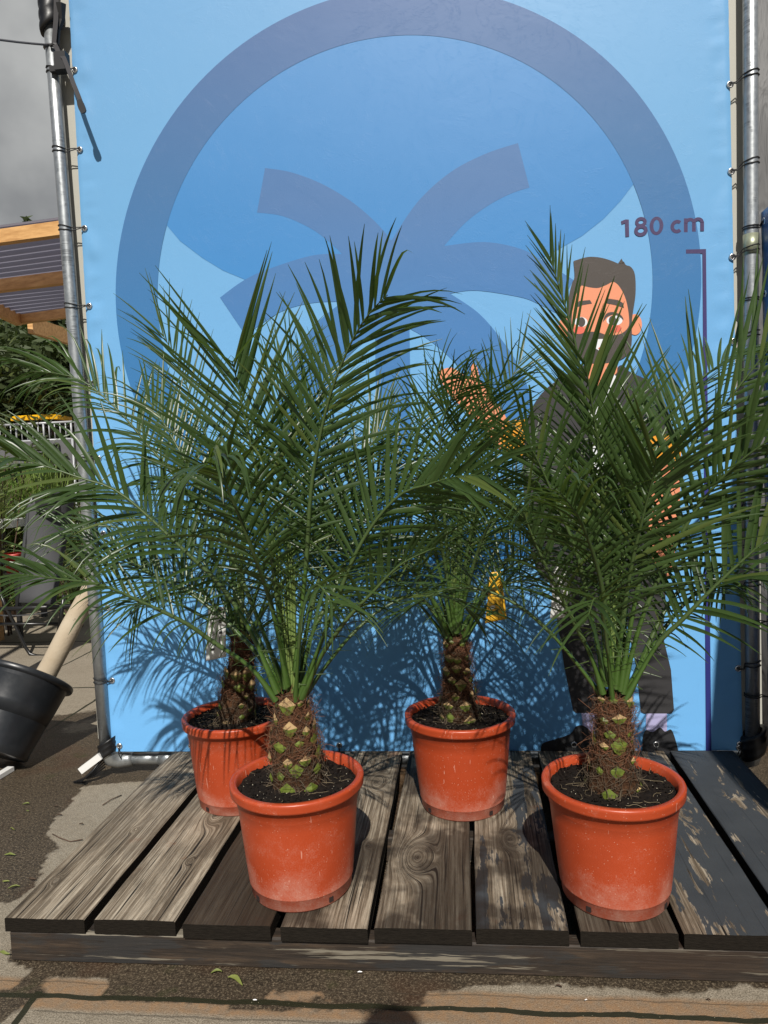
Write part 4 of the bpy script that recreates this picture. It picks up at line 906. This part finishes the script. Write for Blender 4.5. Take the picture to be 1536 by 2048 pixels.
tagobj('plant_tag', [(417, 1210), (452, 1214), (452, 1314), (412, 1322)], -.50, [M_card, M_ink], star + [(circ(.3, .33, .07, .028), 1), (rect(.62, .25, .78, .31), 1), (rect(.64, .47, .80, .52), 1), (rect(.22, .78, .42, .82), 1), (rect(.2, .68, .24, .72), 1), (rect(.3, .67, .34, .71), 1), (rect(.66, .58, .69, .72), 1)],
       'white care tag with small black symbols hanging left of the rear left palm trunk', [(432, 1182), (437, 1195), (434, 1212)])
txt = []
for k, bb in enumerate((.30, .345, .385, .43, .47, .51)): txt.append((circ(.80 if k % 2 else .83, bb, .045, .014, 8), 3)); txt.append((rect(.76, bb + .012, .88, bb + .019), 3))
tagobj('plant_tag', [(980, 1145), (1001, 1142), (1014, 1238), (970, 1247)], -.50, [M_yel, M_pic, M_white, M_ink], [([(.05, .03), (.62, .02), (.62, .84), (.03, .86)], 1), (circ(.30, .70, .16, .04), 2)] + txt,
       'yellow-edged picture tag with black vertical lettering hanging right of the middle palm', [(985, 1110), (988, 1130), (990, 1146)])
tagobj('plant_tag', [(1108, 1120), (1136, 1135), (1134, 1236), (1100, 1237)], -.80, [M_card, M_ink], [(circ(.5, .72, .06, .02), 1), (rect(.2, .80, .9, .805), 1), (rect(.3, .3, .6, .31), 1), (rect(.3, .36, .7, .37), 1)],
       'white care tag half hidden in the leaves left of the front right palm', [(1118, 1090), (1122, 1105), (1115, 1122)])

# ------------------------------------------------------------------ left background
M_wood = NT('pergola_timber'); n = M_wood.noise(M_wood.coord('Object', (.25, 3, 3)), 14, 5, .65); M_wood.set(M_wood.ramp(n, [(.3, (.42, .21, .07)), (.6, (.66, .38, .15)), (.75, (.74, .47, .21))]), .6); M_wood = M_wood.m
tr_ = leaf_mat('corrugated_sheet', (.16, .165, .19), (.26, .25, .30), .55, (.34, .33, .42), .25)
pg = empty('pergola_roof', onZ(60, 560, 2.6), 'pine pergola roof with corrugated smoky sheets on the far left', 'pergola')
def mk(name, pairs, w, h, mat, z=2.6):
    for a, b in pairs: m = MB(); m.beam(onZ(*a, z), onZ(*b, z), w, h); m.build(name, mat, pg, smooth=False)
b1a, b1b = onZ(0, 475, 2.6), onZ(125, 458, 2.6); 
def ext(a, b, k0, k1): return a + (b - a) * k0, a + (b - a) * k1
for (a, b), (k0, k1), (w, h) in (((b1a, b1b), (-1.2, 3), (.05, .075)), ((onZ(0, 572, 2.6), onZ(125, 556, 2.6)), (-1.0, 3), (.05, .085)), ((onZ(36, 640, 2.6), onZ(130, 627, 2.6)), (0, 3.5), (.05, .075)), ((onZ(36, 638, 2.6), onZ(0, 620, 2.6)), (0, 12), (.05, .11)), ((onZ(60, 650, 2.6), onZ(130, 672, 2.6)), (0, 3), (.05, .14))):
    p, q = ext(a, b, k0, k1); m = MB(); m.beam(p, q, w, h); m.build('beam', M_wood, pg, smooth=False)
for (ua, va, ub, vb, uc, vc, ud, vd, cnt) in ((-160, 500, 200, 446, 200, 548, -160, 592, 9), (-160, 600, 200, 562, 200, 614, 20, 640, 8), (-160, 476, 200, 428, 200, 446, -160, 490, 2)):
    m = MB(); A, Bq, Cq, Dq = [onZ(u, v, 2.645) for u, v in ((ua, va), (ub, vb), (uc, vc), (ud, vd))]; rows = []
    for j in range(cnt * 8 + 1):
        q = j / (cnt * 8); zz = .018 * math.sin(j / 8 * 2 * math.pi); l = A.lerp(Dq, q); r_ = Bq.lerp(Cq, q); rows.append([l + Vector((0, 0, zz)), l.lerp(r_, .5) + Vector((0, 0, zz)), r_ + Vector((0, 0, zz))])
    m.quadstrip(rows, 0); m.build('roof_sheet', tr_, pg)
for (u, v) in ((-90, 470), (-60, 600)):
    p = onZ(u, v, 2.6); m = MB(); m.beam((p.x, p.y, 0), (p.x, p.y, 2.6), .09, .09); m.build('post', M_wood, pg, smooth=False)

M_tl1 = leaf_mat('tree_leaf_dark', (.020, .034, .012), (.055, .075, .024), .15, (.10, .16, .03), .6)
M_bark = plain('bark_brown', (.09, .055, .035), .9, 0, .4, 20, .8)
def tree(loc, H, W, n, size, label, seed, trunkH=.5, mat=None, conic=False, group='trees beyond the pergola'):
    e = empty('tree', loc, label, 'tree', group); r = random.Random(seed); base = Vector(loc)
    m = MB(); top = base + Vector((0, 0, H * .9)); m.tube([base, base + Vector((.1, 0, H * .3)), base + Vector((-.05, .1, H * .6)), top], [H * .035, H * .028, H * .018, .02], 10)
    limbs = []
    for k in range(14):
        z = H * r.uniform(.25, .85); a = r.uniform(0, 6.28); L = W * (1 - z / H * .6) * r.uniform(.5, .95); s0 = base + Vector((0, 0, z)); t1 = s0 + Vector((math.cos(a) * L, math.sin(a) * L, L * .35)); m.tube([s0, s0.lerp(t1, .5) + Vector((0, 0, .05)), t1], [H * .010, H * .007, .01], 6); limbs.append(t1); limbs.append(s0.lerp(t1, .6))
    limbs.append(top); m.build('trunk', M_bark, e)
    m = MB(); cl = []
    for k in range(70):
        l = limbs[k % len(limbs)]; cl.append((l + Vector((r.gauss(0, W * .22), r.gauss(0, W * .22), r.gauss(0, H * .06))), r.uniform(.12, .3) * W))
    for k in range(n):
        c, rad = cl[r.randrange(len(cl))]; d = Vector((r.gauss(0, 1), r.gauss(0, 1), r.gauss(0, .8))).normalized() * rad * r.random() ** .5; p = c + d
        if conic:
            hh = (p.z - base.z) / H; lim = W * max(.02, (1.02 - hh)); q = Vector((p.x - base.x, p.y - base.y, 0))
            if q.length > lim: p -= q * (1 - lim / q.length * r.uniform(.6, 1))
        a = Vector((r.uniform(-1, 1), r.uniform(-1, 1), r.uniform(-.6, .6))).normalized(); b = a.cross(Vector((r.uniform(-1, 1), r.uniform(-1, 1), r.uniform(-1, 1)))).normalized(); s_ = size * r.uniform(.6, 1.3)
        i = len(m.v); m.v += [tuple(p - a * s_), tuple(p - b * s_ * .32), tuple(p + a * s_), tuple(p + b * s_ * .32)]; m.f.append((i, i + 1, i + 2, i + 3)); m.m.append(0)
    m.build('crown', mat or M_tl1, e, smooth=False); return e
def far(u, v, d): p = CAM + ray(u, v) * (d / F_PX); return p
def foot(u, d): p = far(u, 1000, d); return (p.x, p.y, 0)
tree(foot(92, 13), 6.05, 1.0, 9000, .10, 'tall dark conifer whose tip shows above the pergola roof', 31, conic=True)
tree(foot(128, 14), 5.9, 1.2, 7000, .10, 'dark conifer right against the left pole above the pergola roof', 32, conic=True)
tree(foot(30, 11), 3.75, 2.0, 20000, .085, 'broad dark leafy tree under the pergola roof, leftmost', 33)
tree(foot(105, 9.5), 3.2, 1.5, 16000, .075, 'dark tree with reddish trunk just left of the left pole', 34)
tree(foot(-90, 10), 3.7, 2.0, 14000, .085, 'dark bushy tree at the far left edge of the view', 35)

def blade_plant(loc, H, n, w, mat, label, seed, spread=.5, cat='shrub', leafy=False, pot=None):
    e = empty('shrub', loc, label, cat, 'green nursery plants at the left'); r = random.Random(seed); base = Vector(loc); m = MB(); ms = MB()
    for k in range(n):
        if leafy:
            a = r.uniform(0, 6.28); lean = r.uniform(.05, spread); st_ = [base + Vector((r.uniform(-.05, .05), r.uniform(-.05, .05), 0))]; d = Vector((math.cos(a) * lean, math.sin(a) * lean, 1)).normalized(); hh = H * r.uniform(.55, 1.05)
            for i in range(8): st_.append(st_[-1] + d * hh / 8); d = (d + Vector((r.uniform(-.12, .12), r.uniform(-.12, .12), 0))).normalized()
            ms.tube(st_, [.006 - .0005 * i for i in range(9)], 5)
            for i in range(2, 9):
                for q in range(5):
                    b = r.uniform(0, 6.28); o_ = Vector((math.cos(b), math.sin(b), r.uniform(.2, 1.1))).normalized(); p = st_[i].lerp(st_[i - 1], r.random()); L = w * r.uniform(2.2, 3.6); sd = o_.cross(Vector((0, 0, 1))).normalized() * w * .5
                    m.quadstrip([[p, p, p], [p + o_ * L * .45 - sd, p + o_ * L * .45 + Vector((0, 0, -w * .2)), p + o_ * L * .45 + sd], [p + o_ * L + Vector((0, 0, -L * .1))] * 3])
        else:
            a = r.uniform(0, 6.28); lean = r.uniform(.05, spread); p = base + Vector((r.gauss(0, .06), r.gauss(0, .06), 0)); d = Vector((math.cos(a) * lean, math.sin(a) * lean, 1)).normalized(); L = H * r.uniform(.6, 1.1); sd = Vector((-math.sin(a), math.cos(a), 0)); rows = []
            for i in range(6):
                ww = w * (1 - i / 5) ** .6 * .5 + .0005; rows.append([p - sd * ww, p + sd * ww]); p = p + d * L / 5; d = (d + Vector((0, 0, -.12 * i * lean * 2))).normalized()
            m.quadstrip(rows)
    if leafy: ms.build('stem', M_bark, e)
    m.build('foliage', mat, e, smooth=False)
    if pot:
        mp = MB(); mp.lathe([(pot * .7, .0), (pot * .72, .001), (pot, pot * 1.5), (pot * 1.06, pot * 1.5), (pot * 1.06, pot * 1.6), (pot * .9, pot * 1.6)], 24, loc); mp.build('pot', M_black, e)
    return e
M_s1 = leaf_mat('shrub_leaf_bright', (.09, .15, .03), (.22, .30, .07), .35, (.3, .42, .08), .5)
M_s2 = leaf_mat('shrub_leaf_pale', (.14, .20, .07), (.34, .40, .18), .35, (.3, .4, .12), .5)
M_s3 = leaf_mat('shrub_leaf_mid', (.05, .10, .02), (.13, .20, .04), .3, (.2, .32, .05), .5)
blade_plant(foot(85, 7.4), 1.48, 420, .034, M_s1, 'tall tuft of bright green grassy leaves behind the black chair', 41, .35)
blade_plant(foot(8, 6.5), 1.42, 70, .030, M_s3, 'bushy green shrub with glossy pointed leaves behind the table top', 42, .42, leafy=True)
blade_plant(foot(120, 6.4), 1.08, 55, .028, M_s3, 'low leafy shrub between the black chair and the left pole', 43, .4, leafy=True)
blade_plant(foot(138, 5.9), .90, 30, .026, M_s2, 'pale green variegated bush half hidden by the left pole', 46, .4, leafy=True)
blade_plant(foot(-6, 5.7), 2.25, 9, .042, M_s2, 'thin upright branches with pale oval leaves at the left edge', 44, .10, leafy=True)
blade_plant(foot(-60, 6.9), 1.5, 70, .032, M_s3, 'dark green bush at the very left edge behind the chair', 45, .45, leafy=True)
# hedge of ground plants far behind
# railing with yellow lid
rl = empty('display_cage', foot(70, 8.6), 'pale grey metal cage trolley standing before the trees', 'cage'); o0 = Vector(foot(70, 8.6)); M_rail = plain('rail_grey', (.45, .46, .48), .45, .2)
zt = far(70, 848, 8.6).z; zb = far(70, 882, 8.6).z
for i in range(16):
    for yy in (0, .5): m = MB(); m.tube([o0 + Vector((-.52 + .069 * i, yy, zb)), o0 + Vector((-.52 + .069 * i, yy, zt))], .007 if i % 5 else .012, 6); m.build('bar', M_rail, rl)
for z, rr in ((zt, .014), (zb, .014), (.25, .014)):
    m = MB(); m.tube([o0 + Vector(p) for p in ((-.52, 0, z), (.52, 0, z), (.52, .5, z), (-.52, .5, z), (-.52, 0, z))], rr, 6); m.build('rail', M_rail, rl)
m = MB(); m.box(o0 + Vector((0, .25, zb - .16)), (1.06, .52, .30)); m.build('panel', plain('cage_panel_grey', (.12, .12, .125), .5), rl, smooth=False)
for sx in (-.52, .52):
    for yy in (0, .5): m = MB(); m.tube([o0 + Vector((sx, yy, 0)), o0 + Vector((sx, yy, zb))], .014, 6); m.build('leg', M_rail, rl)
p = o0 + Vector((.0, .25, 0)); zl = far(65, 836, 8.6).z
lid = empty('yellow_lid', p + Vector((-.02, 0, zl - .05)), 'yellow flat lid with a dark underside on top of the grey cage', 'lid')
m = MB(); w = .29
rows = [[p + Vector((x * w * k, y * w * .8 * k, z)) for x, y in ((-1, -.7), (-.85, -1), (.7, -1), (1, -.6), (1, .8), (.8, 1), (-.8, 1), (-1, .7))] for z, k in ((zl - .03, .95), (zl - .022, 1.0), (zl + .022, 1.0), (zl + .034, .92), (zl + .035, .3))]
m.quadstrip(rows, 0, True); m.build('top', plain('lid_yellow', (.80, .42, .01), .4, 0, .1), lid, smooth=False)
m = MB(); m.box(p + Vector((0, 0, (zl - .028 + zt) / 2)), (.38, .30, max(.02, zl - .028 - zt))); m.build('underside', M_black, lid, smooth=False)

# table top
tb = empty('white_table', foot(10, 6.2), 'white table top at the left edge in front of the shrubs', 'table'); o0 = Vector(foot(-35, 6.2)); zt = far(10, 1046, 6.2).z
m = MB(); m.box(o0 + Vector((0, 0, zt)), (.75, .6, .06)); m.build('top', M_white, tb, smooth=False)
for sx in (-.33, .33):
    for sy in (-.26, .26): m = MB(); m.beam(o0 + Vector((sx, sy, 0)), o0 + Vector((sx, sy, zt - .026)), .04, .04); m.build('leg', M_black, tb, smooth=False)
# red pot on the ground by the table
p = Vector(foot(22, 5.6)); zz = far(22, 1120, 5.6).z
rp = empty('red_pot', (p.x, p.y, 0), 'tall dark stand topped by a small red pot near the left edge', 'pot')
m = MB(); m.lathe([(.0, zz - .10), (.065, zz - .10), (.085, zz + .03), (.092, zz + .03), (.092, zz + .05), (.08, zz + .05)], 24, (p.x, p.y, 0)); m.build('pot', plain('red_plastic', (.40, .03, .02), .4), rp)
m = MB(); m.beam((p.x, p.y, 0), (p.x, p.y, zz - .112), .03, .03); m.lathe([(0, zz - .112), (.08, zz - .112), (.08, zz - .101), (0, zz - .101)], 20, (p.x, p.y, 0)); m.build('stand', M_black, rp, smooth=False)

# folding chair
ch = empty('folding_chair', onZ(110, 1312, 0), 'black metal folding garden chair with grey fabric seat and back, behind the leaning log', 'chair')
M_ctube = plain('chair_tube_black', (.012, .012, .012), .3); M_fab = plain('chair_fabric_grey', (.055, .056, .060), .8, 0, .15, 200, .4)
fL = onZ(52, 1306, 0); fR = onZ(185, 1314, 0); Yc = (fL.y + fR.y) / 2
def cz(u, v, d=0): return onY(u, v, Yc + d)
def ctube(name, pts, r=.012, mat=M_ctube): m = MB(); m.tube(pts, r, 8); return m.build(name, mat, ch)
ctube('leg', [cz(-6, 1170), cz(12, 1215), cz(30, 1250), cz(50, 1293), cz(60, 1308), cz(75, 1312), cz(250, 1316)])
ctube('leg', [cz(-6, 1170, .5), cz(12, 1215, .5), cz(30, 1250, .5), cz(50, 1293, .5), cz(66, 1308, .5), cz(250, 1312, .5)])
ctube('leg', [cz(128, 1190), cz(122, 1235), cz(115, 1275), cz(108, 1300)], .014)
ctube('leg', [cz(128, 1190, .5), cz(122, 1235, .5), cz(115, 1275, .5)], .014)
ctube('stretcher', [cz(-60, 1248), cz(118, 1248)]); ctube('seat_rail', [cz(-80, 1222), cz(165, 1212)], .013)
ctube('armrest', [cz(-80, 1217, .0), cz(30, 1216, .0), cz(180, 1210, .0)], .011)
m = MB(); rows = []
for i in range(13):
    q = i / 12; r_ = []
    for j in range(7): w = j / 6; p = cz(-90 + 240 * q, 1220 - 6 * q, .5 * w); p.z -= .055 * math.sin(q * 3.14) ; r_.append(p)
    rows.append(r_)
m.quadstrip(rows); o = m.build('seat', M_fab, ch); md = o.modifiers.new('s', 'SOLIDIFY'); md.thickness = .006
m = MB(); rows = []
for i in range(13):
    q = i / 12; a = cz(38 + (62 - 38) * q, 1205 - 205 * q, .05 + .15 * q); b = cz(110 + (150 - 110) * q, 1208 - 212 * q, .05 + .45 * q); mm_ = a.lerp(b, .5) + Vector((0, .03 * math.sin(q * 3), 0)); rows.append([a, mm_, b])
m.quadstrip(rows); o = m.build('backrest', M_fab, ch); md = o.modifiers.new('s', 'SOLIDIFY'); md.thickness = .006
ctube('back_frame', [cz(34, 1215, .05), cz(48, 1100, .13), cz(58, 1015, .2), cz(66, 992, .22), cz(90, 986, .3), cz(150, 990, .48)], .015, plain('chair_frame_grey', (.06, .062, .065), .35, .3))
m = MB(); m.box(cz(92, 1012, .25), (.20, .05, .10)); m.build('head_pad', M_black, ch, smooth=False)

# leaning log in a tipped black pot
bp = onZ(45, 1522, 0)
tp = empty('tipped_pot', (bp.x, bp.y + .05, 0), 'large black plastic nursery pot lying tilted on the wet paving at the left edge', 'pot')
Yp = bp.y + .20
vw = ray(40, 1440).normalized(); rg = Vector((vw.y, -vw.x, 0)).normalized(); upv_ = rg.cross(vw)
d = (upv_ * math.cos(math.radians(28)) + rg * math.sin(math.radians(28)) + vw * .12).normalized()
A = onY(-14, 1500, Yp); Hh = .335
e1 = d.cross(Vector((0, 1, 0))).normalized(); e2 = d.cross(e1)
rt_ = .212
tn = NT('black_nursery_plastic'); cc = tn.coord(); nn = tn.noise(cc, 60, 5, .7); n2 = tn.noise(cc, 9, 4); tn.set(tn.mix(tn.ramp(n2, [(.4, 0.0), (.75, 1.0)]), (.012, .014, .017), (.028, .030, .034)), tn.math('ADD', tn.math('MULTIPLY', nn, .25), .22), 0, tn.bump(nn, .15, .001), .5)
m = MB(); rows = []
for r_, h_ in ((.0, 0), (.70, .0), (.73, .01), (.735, .10), (.74, .14), (.80, .45), (.90, .92), (.905, .93), (.99, .935), (1.0, .95), (1.0, .985), (.985, 1.0), (.93, 1.0), (.91, .98), (.84, .6), (.8, .45), (0.01, .45)):
    rows.append([A + d * h_ * Hh + (e1 * math.cos(q) + e2 * math.sin(q)) * r_ * rt_ for q in [2 * math.pi * k / 56 for k in range(56)]])
m.quadstrip(rows, 0, True)
lowv = min(m.v, key=lambda v: v[2]); sh = onZ(37, 1523, .001) - Vector(lowv); m.v = [(x + sh.x, y + sh.y, z + sh.z) for x, y, z in m.v]; A = A + sh; dzp = 0; Yp = A.y
m.build('pot_body', tn.m, tp)
for ang in (0.35, 1.25):
    mm = MB(); c = A + Vector((0, 0, dzp)) + d * Hh * .11
    best = max(range(56), key=lambda k: ((e1 * math.cos(2 * math.pi * k / 56 + 0) + e2 * math.sin(2 * math.pi * k / 56)).dot(Vector((.25 - ang * .6, -1, 0)))))
    o_ = e1 * math.cos(2 * math.pi * best / 56) + e2 * math.sin(2 * math.pi * best / 56); tt = d.cross(o_)
    M2 = Matrix((o_, tt, d)).transposed(); mm.box(c + o_ * rt_ * .735, (.012, .022, .05), 0, M2); mm.build('drain_slot', M_tape, tp, smooth=False)
tl = NT('log_bark_pale'); cc = tl.coord(); n = tl.noise(tl.coord('Object', (1, 1, 1)), 6, 5, .6); sp = tl.noise(cc, 75, 4, .7)
colr = tl.mix(n, (.36, .27, .17), (.56, .49, .38)); colr = tl.mix(tl.ramp(sp, [(.66, 0.0), (.70, 1.0)]), colr, (.08, .06, .04)); tl.set(colr, .8, 0, tl.bump(sp, .5, .004))
m = MB(); TT = A + d * Hh + rg * .05; Lm = onY(88, 1350, TT.y + .03); Lb = onY(196, 1160, TT.y + .12); La = Lm - (Lb - Lm) * .5; pts = []; rad = []
for i in range(15): q = i / 14; pts.append(La.lerp(Lb + (Lb - La) * .9, q) + Vector((.012 * math.sin(q * 9), 0, .008 * math.sin(q * 7)))); rad.append(.044 + .003 * math.sin(q * 11) + .002 * math.sin(q * 23))
m.tube(pts, rad, 20); o = m.build('log', tl.m, loc=pts[0]); tag(o, 'pale bare tree trunk leaning out of the tipped black pot', 'log')
m = MB(); q0 = onZ(0, 1552, .0); m.beam(onZ(-20, 1562, .012), onZ(22, 1537, .012), .03, .018); o = m.build('plastic_label', M_white, loc=q0, smooth=False); tag(o, 'small white plastic plant label lying on the ground at the left edge', 'label')

# ------------------------------------------------------------------ litter on the paving
M_lg = leaf_mat('fallen_leaf_green', (.09, .13, .03), (.22, .24, .06), .2, (.2, .25, .06), .6); M_dry = plain('dry_leaf_brown', (.06, .035, .02), .8, 0, .4)
lit = [(433, 1948, .022, 'pale green torn leaf', 0), (470, 1966, .04, 'long narrow green leaf blade', 0), (20, 1712, .03, 'yellow-green leaf scrap left of the platform', 0), (10, 1908, .028, 'bright green leaf scrap at the platform corner', 0), (12, 1765, .018, 'small green leaf bit near the left edge', 0), (28, 1777, .026, 'thin yellow leaf strip near the left edge', 0), (52, 1610, .02, 'short pale leaf curl on the wet paving', 0), (55, 1624, .010, 'tiny green leaf bit on the wet paving', 0),
       (25, 1660, .022, 'thin pale stalk on the wet paving', 0), (65, 1760, .022, 'dark dried leaf beside the platform', 1), (112, 1614, .011, 'small dark clod at the edge of the dry patch', 1), (118, 1632, .016, 'dark seed pod at the edge of the dry patch', 1), (162, 1650, .012, 'flat dark leaf on the dry patch', 1), (1118, 1976, .012, 'dark seed on the dry paving in front of the platform', 1), (1418, 2002, .006, 'tiny dark pebble in front of the platform', 1), (720, 1947, .009, 'small white petal in front of the platform', 2), (510, 2003, .008, 'pale pebble on the slab edge', 2), (1172, 2003, .005, 'tiny pale grit on the slab', 2)]
for i, (u, v, L_, lab, k) in enumerate(lit):
    c = onZ(u, v, .004); r = random.Random(i); m = MB(); a = r.uniform(-.35, .35); dx = Vector((math.cos(a), math.sin(a), 0)); dyv = Vector((-math.sin(a), math.cos(a), 0)); rows = []
    for j in range(7):
        q = j / 6; w = L_ * .16 * math.sin(math.pi * (q * .92 + .04)) * (.35 if L_ > .05 or 'strip' in lab or 'stalk' in lab else 1); z = .004 + L_ * .18 * math.sin(q * 3.1) * r.uniform(.6, 1.1); p = c + dx * (q - .5) * L_ * 1.2 + dyv * .2 * L_ * math.sin(q * 3 + i)
        rows.append([p - dyv * w + Vector((0, 0, z)), p + Vector((0, 0, z * .5)), p + dyv * w + Vector((0, 0, z * 1.2))])
    m.quadstrip(rows); o = m.build('fallen_leaf' if k < 2 and 'seed' not in lab and 'clod' not in lab and 'pebble' not in lab else 'debris', [M_lg, M_dry, M_white][k], loc=c); tag(o, lab, 'leaf' if k < 2 else 'debris')
for i, pl in enumerate(([(205, 1610), (222, 1600), (243, 1590)], [(105, 1668), (118, 1676), (140, 1683), (165, 1680)])):
    m = MB(); m.tube([onZ(u, v, .004) + Vector((0, 0, .002 * (k % 2))) for k, (u, v) in enumerate(pl)], .0018, 6); o = m.build('twig', M_bark, loc=onZ(*pl[0], .004)); tag(o, ['thin straight twig on the dry patch of paving', 'thin curved twig on the dry patch beside the platform'][i], 'twig')

# ------------------------------------------------------------------ the photographer, whose head shadow falls on the paving
def person():
    root = empty('person', (1.36, -2.97, 0), 'person in dark clothes standing just behind the viewpoint, only the head shadow reaches the paving', 'person')
    X, Y = 1.36, -2.98
    J = [((X, Y, .95), .145, .10), ((X, Y, 1.12), .13, .095), ((X, Y + .0, 1.32), .155, .105), ((X, Y, 1.43), .10, .075), ((X, Y + .01, 1.49), .052, .052), ((X, Y + .03, 1.55), .065, .075), ((X, Y + .035, 1.61), .066, .085), ((X, Y + .03, 1.66), .05, .065)]
    verts = [j[0] for j in J]; rad = [(j[1], j[2]) for j in J]; edges = [(i, i + 1) for i in range(len(J) - 1)]
    for s in (-1, 1):
        b = len(verts); verts += [(X + s * .095, Y, .86), (X + s * .11, Y + .01, .48), (X + s * .12, Y - .02, .09), (X + s * .13, Y + .13, .04)]; rad += [(.085, .085), (.055, .06), (.038, .04), (.035, .03)]; edges += [(0, b), (b, b + 1), (b + 1, b + 2), (b + 2, b + 3)]
        b = len(verts); verts += [(X + s * .19, Y, 1.39), (X + s * .23, Y - .02, 1.13), (X + s * .10, Y + .19, 1.12), (X + s * .06, Y + .235, 1.14)]; rad += [(.05, .05), (.04, .04), (.028, .028), (.022, .03)]; edges += [(3, b), (b, b + 1), (b + 1, b + 2), (b + 2, b + 3)]
        h = b + 3
        for k in range(4): b = len(verts); verts += [(X + s * (.05 - .004 * k), Y + .262, 1.165 - .018 * k), (X + s * .022, Y + .270, 1.168 - .018 * k)]; rad += [(.008, .008), (.007, .007)]; edges += [(h, b), (b, b + 1)]
        b = len(verts); verts += [(X + s * .05, Y + .235, 1.18), (X + s * .03, Y + .24, 1.195)]; rad += [(.010, .010), (.008, .008)]; edges += [(h, b), (b, b + 1)]
    me = bpy.data.meshes.new('body'); me.from_pydata([(x - 1.36, y + 2.97, z) for x, y, z in verts], edges, []); o = bpy.data.objects.new('body', me); COL.objects.link(o); o.parent = root
    sk = o.modifiers.new('skin', 'SKIN'); sv = me.skin_vertices[0].data if me.skin_vertices else None
    if sv is None:
        import bmesh
        bm_ = bmesh.new(); bm_.from_mesh(me); bm_.verts.layers.skin.verify(); bm_.to_mesh(me); bm_.free(); sv = me.skin_vertices[0].data
    for i, r_ in enumerate(rad): sv[i].radius = r_; sv[i].use_root = (i == 0)
    o.modifiers.new('sub', 'SUBSURF').levels = 2; me.materials.append(plain('dark_clothes', (.03, .032, .04), .8))
    m = MB(); m.lathe([(.0, .095), (.035, .090), (.062, .065), (.072, .03), (.072, -.01), (.062, -.05)], 24, (X, Y + .02, 1.61)); m.build('hair', M_black, root)
    m = MB(); m.box((X, Y + .262, 1.155), (.075, .008, .155)); m.build('phone', M_black, root, smooth=False)
person()
